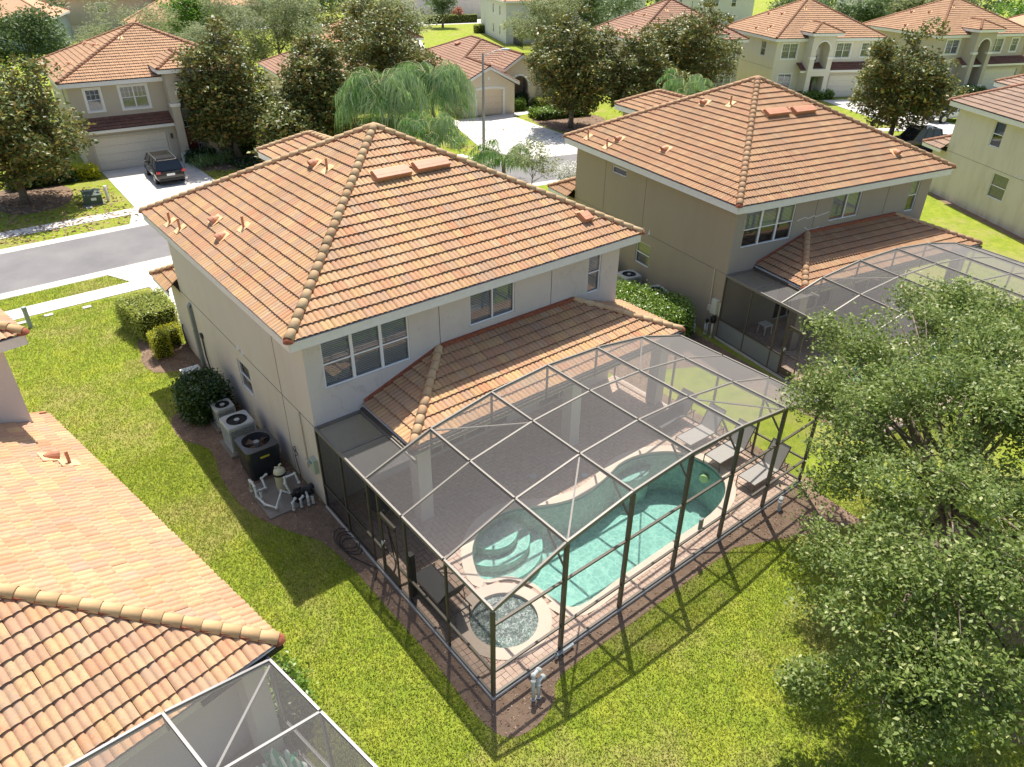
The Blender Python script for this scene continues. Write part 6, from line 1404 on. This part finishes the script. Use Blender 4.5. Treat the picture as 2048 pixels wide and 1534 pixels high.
lounger('dark mesh lounger deepest under the cage roof, in shade', 10.30, -3.52, 0, SLINGD, 50)
lounger('grey sling lounger second from the back of the pool deck', 10.30, -4.74, -.03)
lounger('grey sling lounger at the right end of the pool, third from the back', 10.28, -5.92, -.02)
lounger('grey sling lounger nearest the front wall of the cage', 10.22, -7.22, -.02)
lounger('dark lounger just inside the cage behind its screen door', .60, -4.2, -1.57, SLINGD, 60)
U = empty('patio_chair', (1.0, -1.5, .1), .5, 'dark patio chair in the shade beside the lanai column', 'chair'); m = MB(); m.box(-.25,-.25,.40,.25,.25,.44); m.build('seat', SLINGD, U); m = MB(); m.add([(-.25,.23,.44),(.25,.23,.44),(.25,.36,.95),(-.25,.36,.95),(-.25,.26,.44),(.25,.26,.44),(.25,.39,.95),(-.25,.39,.95)], [(0,1,2,3),(7,6,5,4),(0,4,5,1),(1,5,6,2),(2,6,7,3),(3,7,4,0)]); m.build('backrest', SLINGD, U)
for sx in (-.23, .23):
    for sy in (-.23, .23): m = MB(); m.tube([(sx, sy, .40), (sx, sy, 0)], .016, 6); m.build('leg', LFR, U)
m = MB(); m.tube([(.32,-3.35,.1),(.10,-3.5,2.0)], .018, 6); m.tube([(.45,-3.2,.1),(.16,-3.3,2.1)], .018, 6); tag(m.build('pool_pole', simple('pole_dark', (.03,.03,.03), .5)), 'two dark pool poles leaning inside the cage near the door', 'pool pole')
m = MB(); m.box(.1, -4.55, .1, .24, -4.38, 1.5); tag(m.build('speaker_post', BLK), 'tall black narrow cabinet just inside the cage door', 'cabinet')
m = MB(); m.ext(rr(6.85-.0,-8.03,7.0,-7.97,.02), 1.0, 1.35, 0, True, True); tag(m.build('life_ring_box', simple('notice_grey', (.25,.25,.24), .5)), 'small grey box hung on a front post of the cage', 'box')
# ---- cage and patio at the lower left
cage('grey framed screen enclosure cut off by the bottom edge at the lower left', T2(BLQ, -.30, 0), BLQ[1], [0,-1.92,-3.85,-5.8,-7.7], [2.75,3.28,3.62,3.78,3.7], [-.15,-1.72,-3.3,-4.9], strip=0, door=None, posts_y=(-.15,-1.72,-3.3), mat=CAGEGREY, side2=False, braces=False)
c_ = [o for o in COL.objects if o.name.startswith('pool_cage')][-1]
m = MB(); m.bar((-.03,-.2,2.71), (-1.9,-1.7,3.24), .045, .03); o = m.build('wind_brace', CAGEGREY, c_)
D = empty('patio', (*T2(BLQ, 0, 0), 0), BLQ[1], 'shaded grey-brown paver patio inside the lower left screen enclosure', 'patio'); m = MB(); m.box(-11.5,-5,-.05,-.28,.5,.1); m.build('slab', simple('patio_pavers', (.20,.17,.145), .9, .1, nz=.2, sc=5), D)
m = MB(); m.bar((.05,.0,2.78),(-1.6,-.02,2.78),.14,.12); tag(m.build('gutter', BLK, BLH), None); bpy.data.objects['gutter'].name = 'gutter'
m = MB(); m.box(-.85,-.1,.1,-.42,.35,2.75); m.build('column', ST_BL, BLH)
def cloth(name, label, x, y, s, mat, h=.35, n=26, z=.1):
    m = MB(); f = [[(random.random()) for _ in range(8)] for _ in range(8)]
    for i in range(n):
        for j in range(n):
            u, v = i/(n-1)-.5, j/(n-1)-.5; r = sqrt(u*u+v*v)*2; hh = h*max(0, 1-r*r)*(1+.35*sin(u*23+v*9)+.3*sin(v*31-u*13)); m.v.append((u*s*(1+.1*sin(v*17)), v*s*(1+.12*sin(u*13)), max(.01, hh)))
    for i in range(n-1):
        for j in range(n-1): m.f.append([i*n+j, (i+1)*n+j, (i+1)*n+j+1, i*n+j+1]); m.m.append(0)
    o = m.build(name, mat, None, True); o.location = (*T2(BLQ, x, y), z); return tag(o, label, 'towel')
t = NT('towel_leaf_print'); v = t.pos(True); wv = t.n('TexWave'); wv.inputs['Scale'].default_value = 2.2; wv.inputs['Distortion'].default_value = 6; t.l(v, wv.inputs[0]); TG = t.fin(t.mix(t.val(wv.outputs['Fac'], .42, .5), (.70,.74,.70), (.08,.42,.22)), .9, .1)
cloth('beach_towel', 'white towel with green leaf print heaped on furniture in the lower left cage', -.95, -.75, 1.1, TG, .75, 30); cloth('beach_towel', 'orange towel on the patio at the bottom left', -2.0, .1, .8, simple('towel_orange', (.62,.14,.03), .9, .1), .3)
# ---- street furniture
U = empty('street_lamp', (28.96, 30.88, 0), 0, 'tall concrete street lamp with a curved bracket arm beside the pale driveway', 'street lamp'); m = MB(); m.tube([(0,0,-.1),(0,0,7.15)], [.13,.075], 10); m.build('pole', simple('lamp_concrete', (.33,.32,.30), .8, .2, nz=.1), U)
ar = Vector((.92, -.38, 0)); m = MB(); m.tube([Vector((0,0,6.9))+ar*s+Vector((0,0,.45*sin(min(1,s/1.6)*pi/2))) for s in (0,.3,.7,1.1,1.5)], .03, 6); m.build('arm', ACG, U); m = MB(); c = Vector((0,0,7.36))+ar*1.75; m.bar(c-ar*.3, c+ar*.35, .24, .12); m.build('lamp_head', simple('lamp_head_grey', (.55,.56,.56), .4), U, bevel=.03)
U = empty('transformer_box', (1.42, 34.9, 0), -.15, 'dark green pad-mounted transformer on the lawn near the sidewalk', 'transformer'); m = MB(); m.box(-.62,-.5,0,.62,.5,.08); m.build('pad', PAD, U); m = MB(); m.add([(-.52,-.42,.08),(.52,-.42,.08),(.52,.42,.08),(-.52,.42,.08),(-.52,-.42,.62),(.52,-.42,.62),(.52,.42,.82),(-.52,.42,.82),(-.52,-.1,.82),(.52,-.1,.82)], [(0,1,5,4),(1,2,6,9,5),(2,3,7,6),(3,0,4,8,7),(4,5,9,8),(8,9,6,7)]); m.build('cabinet', simple('transformer_green', (.045,.075,.05), .5, .4, nz=.15), U)
m = MB(); m.bar((-.1,-.425,.4),(.2,-.425,.4),.008,.16,0,(0,0,1)); m.build('warning_label', simple('label_white', (.65,.65,.6), .6), U); m = MB(); m.bar((-.16,-.425,.25),(-.1,-.425,.5),.01,.02); m.build('latch', BLK, U)
def post(label, x, y, h, r, mat, name='utility_pedestal'):
    U = empty(name, (x, y, 0), 0, label, 'utility pedestal', 'utility pedestals in the lawns'); m = MB(); m.tube([(0,0,-.05),(0,0,h)], r, 12); m.build('tube', mat, U); m = MB(); m.lathe([(r*1.12,h-.12),(r*1.12,h+.01),(0,h+.035)], (0,0,0), 12); m.build('cap', mat, U); return U
post('grey-green utility tube standing in the near lawn at the left edge', -4.73, 18.28, .95, .09, simple('pedestal_green', (.30,.36,.32), .6)); post('pale grey utility tube right behind the green transformer', 2.3, 35.0, .95, .09, TRIM); post('dark blue-grey irrigation post beside the lamp post driveway', 29.2, 34.8, .8, .11, simple('post_blue', (.05,.07,.10), .6))
for (x, y, lab) in ((-4.95,18.95,'flat pale meter lid in grass by the utility tube'),(-3.9,19.1,'white valve lid near the sidewalk at the left edge'),(-2.4,18.95,'small brown valve lid in the near lawn beside the sidewalk'),(1.0,34.2,'green irrigation lid left of the transformer')): m = MB(); m.ext(rr(x-.18,y-.12,x+.18,y+.12,.04), .0, .045); tag(m.build('utility_cover', CURB), lab, 'utility cover', 'utility covers in the lawns')
# fence round the white house garden
U = empty('fence', (0, 0, 0), 0, 'black railing fence around the garden of the white house', 'fence'); FP = [(58.5,68),(64,66.5),(70,70.5),(74.5,69)]
for a, b in zip(FP, FP[1:]):
    for z in (.25, 1.15): m = MB(); m.bar((*a, z), (*b, z), .04, .04); m.build('rail', BLACK, U)
    n = int((Vector(b)-Vector(a)).length/.16); m = MB()
    for i in range(n+1): c = Vector(a).lerp(Vector(b), i/n); m.bar((c.x, c.y, 0), (c.x, c.y, 1.25), .025, .025, 0, (0,1,0))
    tag(m.build('pickets', BLACK, U), kind='stuff')
cage('dark framed screen enclosure behind the white house, seen through a tree', (74.5, 83.5), radians(-25), [0,2.4,4.8,7.2,9.6,12], [2.7,3.0,3.1,3.1,3.0,2.7], [-1.5,-3,-4.5,-6], strip=0, door=None, posts_y=(-1.5,-3,-4.5), braces=False)
# ---- vehicles
def carpaint(name, col, rough=.25, metal=.3):
    t = NT(name); t.b.inputs['Coat Weight'].default_value = .8; t.b.inputs['Coat Roughness'].default_value = .05; return t.fin(col, rough, .5, metal)
CG = simple('car_glass_dark', (.012,.014,.017), .06, .8); TYRE = simple('tyre', (.02,.02,.02), .8, .2); RIM = simple('alloy_rim', (.55,.55,.56), .3, .5, .8); LRED = simple('tail_light_red', (.45,.01,.01), .2, .6); LWH = simple('head_light', (.75,.77,.8), .1, .7); PLATE = simple('plate_white', (.75,.75,.72), .5)
def vehicle(name, label, cat, x, y, rz, paint, L=4.62, W_=1.85, prof=None, roofc=None, wheel=.35, wb=(.9, 3.6), kind='suv'):
    """x forward. prof: list of (x, z_sill, z_belt, half width); green: roof stations"""
    U = empty(name, (x, y, 0), rz, label, cat); hw = W_/2
    prof = prof or [(0,.48,.80,.80),(.06,.35,.98,.86),(.35,.30,1.05,.92),(1.2,.28,1.06,.925),(2.6,.28,1.03,.925),(3.35,.28,1.0,.92),(4.1,.30,.90,.90),(4.5,.36,.74,.84),(4.62,.46,.62,.74)]
    m = MB(); k = 8; 
    for (px, zs, zb, h_) in prof:
        for (yy, zz_) in ((-h_*.86, zs), (-h_, zs+(zb-zs)*.3), (-h_, zs+(zb-zs)*.68), (-h_*.93, zb), (h_*.93, zb), (h_, zs+(zb-zs)*.68), (h_, zs+(zb-zs)*.3), (h_*.86, zs)): m.v.append((px, yy, zz_))
    n = len(prof)
    for i in range(n-1):
        for j in range(k): j2 = (j+1) % k; m.f.append([i*k+j, i*k+j2, (i+1)*k+j2, (i+1)*k+j]); m.m.append(0)
    m.f.append(list(range(k))[::-1]); m.m.append(0); m.f.append([(n-1)*k+j for j in range(k)]); m.m.append(0)
    body = m.build('body', paint, U, True); es = body.modifiers.new('e', 'EDGE_SPLIT'); es.split_angle = radians(38)
    g = roofc or [(.10,.40,3.05,3.75,1.62)]   # rear belt x, rear roof x, front roof x, front belt x, roof z
    for (a, b, c, d, zr) in g:
        zb = 1.02; w0, w1 = hw*.90, hw*.74
        q = MB(); q.v += [(a,-w0,zb),(a,w0,zb),(d,w0,zb-.03),(d,-w0,zb-.03),(b,-w1,zr),(b,w1,zr),(c,w1,zr),(c,-w1,zr)]
        for f in ((0,4,5,1),(1,5,6,2),(2,6,7,3),(3,7,4,0)): q.f.append(list(f)); q.m.append(0)
        q.build('windows', CG, U)
        r_ = MB(); r_.ext(rr(b-.06, -w1-.015, c+.05, w1+.015, .12), zr-.01, zr+.035); r_.build('roof', paint, U, bevel=.015)
        P_ = MB()
        for s in (-1, 1):
            for (xa, xb) in ((a, b), (d, c)): P_.bar((xa, s*w0, zb), (xb, s*(w1+.005), zr+.01), .07, .06, 0, (0, 1, 0))
            for f in (.36, .66): xb = b+(c-b)*f; xa = a+(d-a)*f; P_.bar((xa, s*(w0+.004), zb), (xb, s*(w1+.008), zr+.01), .06, .03, 0, (0, 1, 0))
        P_.build('pillars', paint, U)
        if kind == 'suv':
            R_ = MB()
            for s in (-1, 1): R_.tube([(b+.15, s*(w1-.06), zr+.03), (b+.3, s*(w1-.06), zr+.09), (c-.3, s*(w1-.06), zr+.09), (c-.1, s*(w1-.06), zr+.03)], .018, 6)
            R_.build('roof_rails', RIM, U)
    for wx in wb:
        for s in (-1, 1):
            w_ = MB(); y0 = s*(hw-.22); y1 = s*(hw+.005); w_.tube([(wx, y0, wheel), (wx, y0*.999+s*.02, wheel), (wx, y1-s*.03, wheel), (wx, y1, wheel)], [wheel*.94, wheel, wheel, wheel*.92], 22); o = w_.build('wheel', TYRE, U)
            r_ = MB(); r_.tube([(wx, y1+s*.002, wheel), (wx, y1+s*.012, wheel)], wheel*.62, 16, 0)
            for i in range(5): a_ = 2*pi*i/5; r_.bar((wx, y1+s*.018, wheel), (wx+wheel*.6*cos(a_), y1+s*.018, wheel+wheel*.6*sin(a_)), .012, .06, 0, (0, 0, 1) if abs(sin(a_)) < .7 else (1, 0, 0))
            r_.build('rim', RIM, o)
            ar = MB(); 
            for i in range(9):
                a0, a1 = pi*i/9, pi*(i+1)/9; R0 = wheel*1.04; R1 = wheel*1.20
                ar.add([(wx+R0*cos(a0), y1+s*.006, wheel+R0*sin(a0)), (wx+R1*cos(a0), y1+s*.006, wheel+R1*sin(a0)), (wx+R1*cos(a1), y1+s*.006, wheel+R1*sin(a1)), (wx+R0*cos(a1), y1+s*.006, wheel+R0*sin(a1))], [(0, 1, 2, 3)])
            ar.build('wheel_arch', BLK, U)
    for s in (-1, 1):
        q = MB(); q.box(-.012, s*hw*.9-.14, .86, .12, s*hw*.9+.10*(1 if s < 0 else 0)-(.0), .99) if s < 0 else q.box(-.012, hw*.9-.22, .86, .12, hw*.9+.02, .99); q.build('tail_light', LRED, U)
        q = MB(); q.box(L-.30, s*hw*.78-.16, .66, L-.06, s*hw*.78+.14, .78); q.build('headlight', LWH, U)
        q = MB(); q.box(2.95, s*(hw+.02)-.09, 1.02, 3.12, s*(hw+.02)+.09, 1.15); q.build('mirror', paint, U, bevel=.03)
        for xx in (1.25, 2.35): q = MB(); q.box(xx, s*(hw-.005)-.012, .86, xx+.18, s*(hw-.005)+.012, .89); q.build('door_handle', RIM, U)
    q = MB(); q.box(-.03, -.26, .70, -.01, .26, .83); q.build('licence_plate', PLATE, U)
    q = MB(); q.box(-.04, -hw*.8, .38, .05, hw*.8, .52); q.box(L-.12, -hw*.7, .34, L+.02, hw*.7, .5); q.build('bumper', BLK, U, bevel=.02)
    return U
vehicle('parked_car', 'glossy black SUV parked on the beige house driveway, rear towards the street', 'car', 6.55, 35.9, radians(86), carpaint('paint_black', (.012,.012,.013)))
vehicle('pickup_truck', 'black pickup truck with chrome wheels parked on the right side street', 'pickup truck', 59.6, 8.2, radians(150), carpaint('paint_black_truck', (.012,.012,.014)), 5.6, 1.95, [(0,.5,1.0,.90),(.1,.42,1.12,.95),(1.7,.40,1.14,.97),(3.6,.40,1.12,.97),(4.6,.42,1.10,.96),(5.4,.46,1.0,.90),(5.6,.55,.85,.80)], [(1.7,1.95,3.7,4.35,1.86)], .42, (1.15, 4.55), 'truck')
vehicle('off_road_car', 'white boxy off-road car parked behind the black pickup', 'car', 72.9, 13.0, radians(160), carpaint('paint_white', (.70,.71,.72), .3, 0), 4.2, 1.85, [(0,.5,1.0,.82),(.08,.42,1.08,.85),(1.6,.40,1.10,.86),(2.8,.42,1.08,.84),(4.0,.46,1.0,.66),(4.2,.55,.9,.62)], [(.05,.12,2.35,2.75,1.84)], .42, (.75, 3.25), 'jeep')
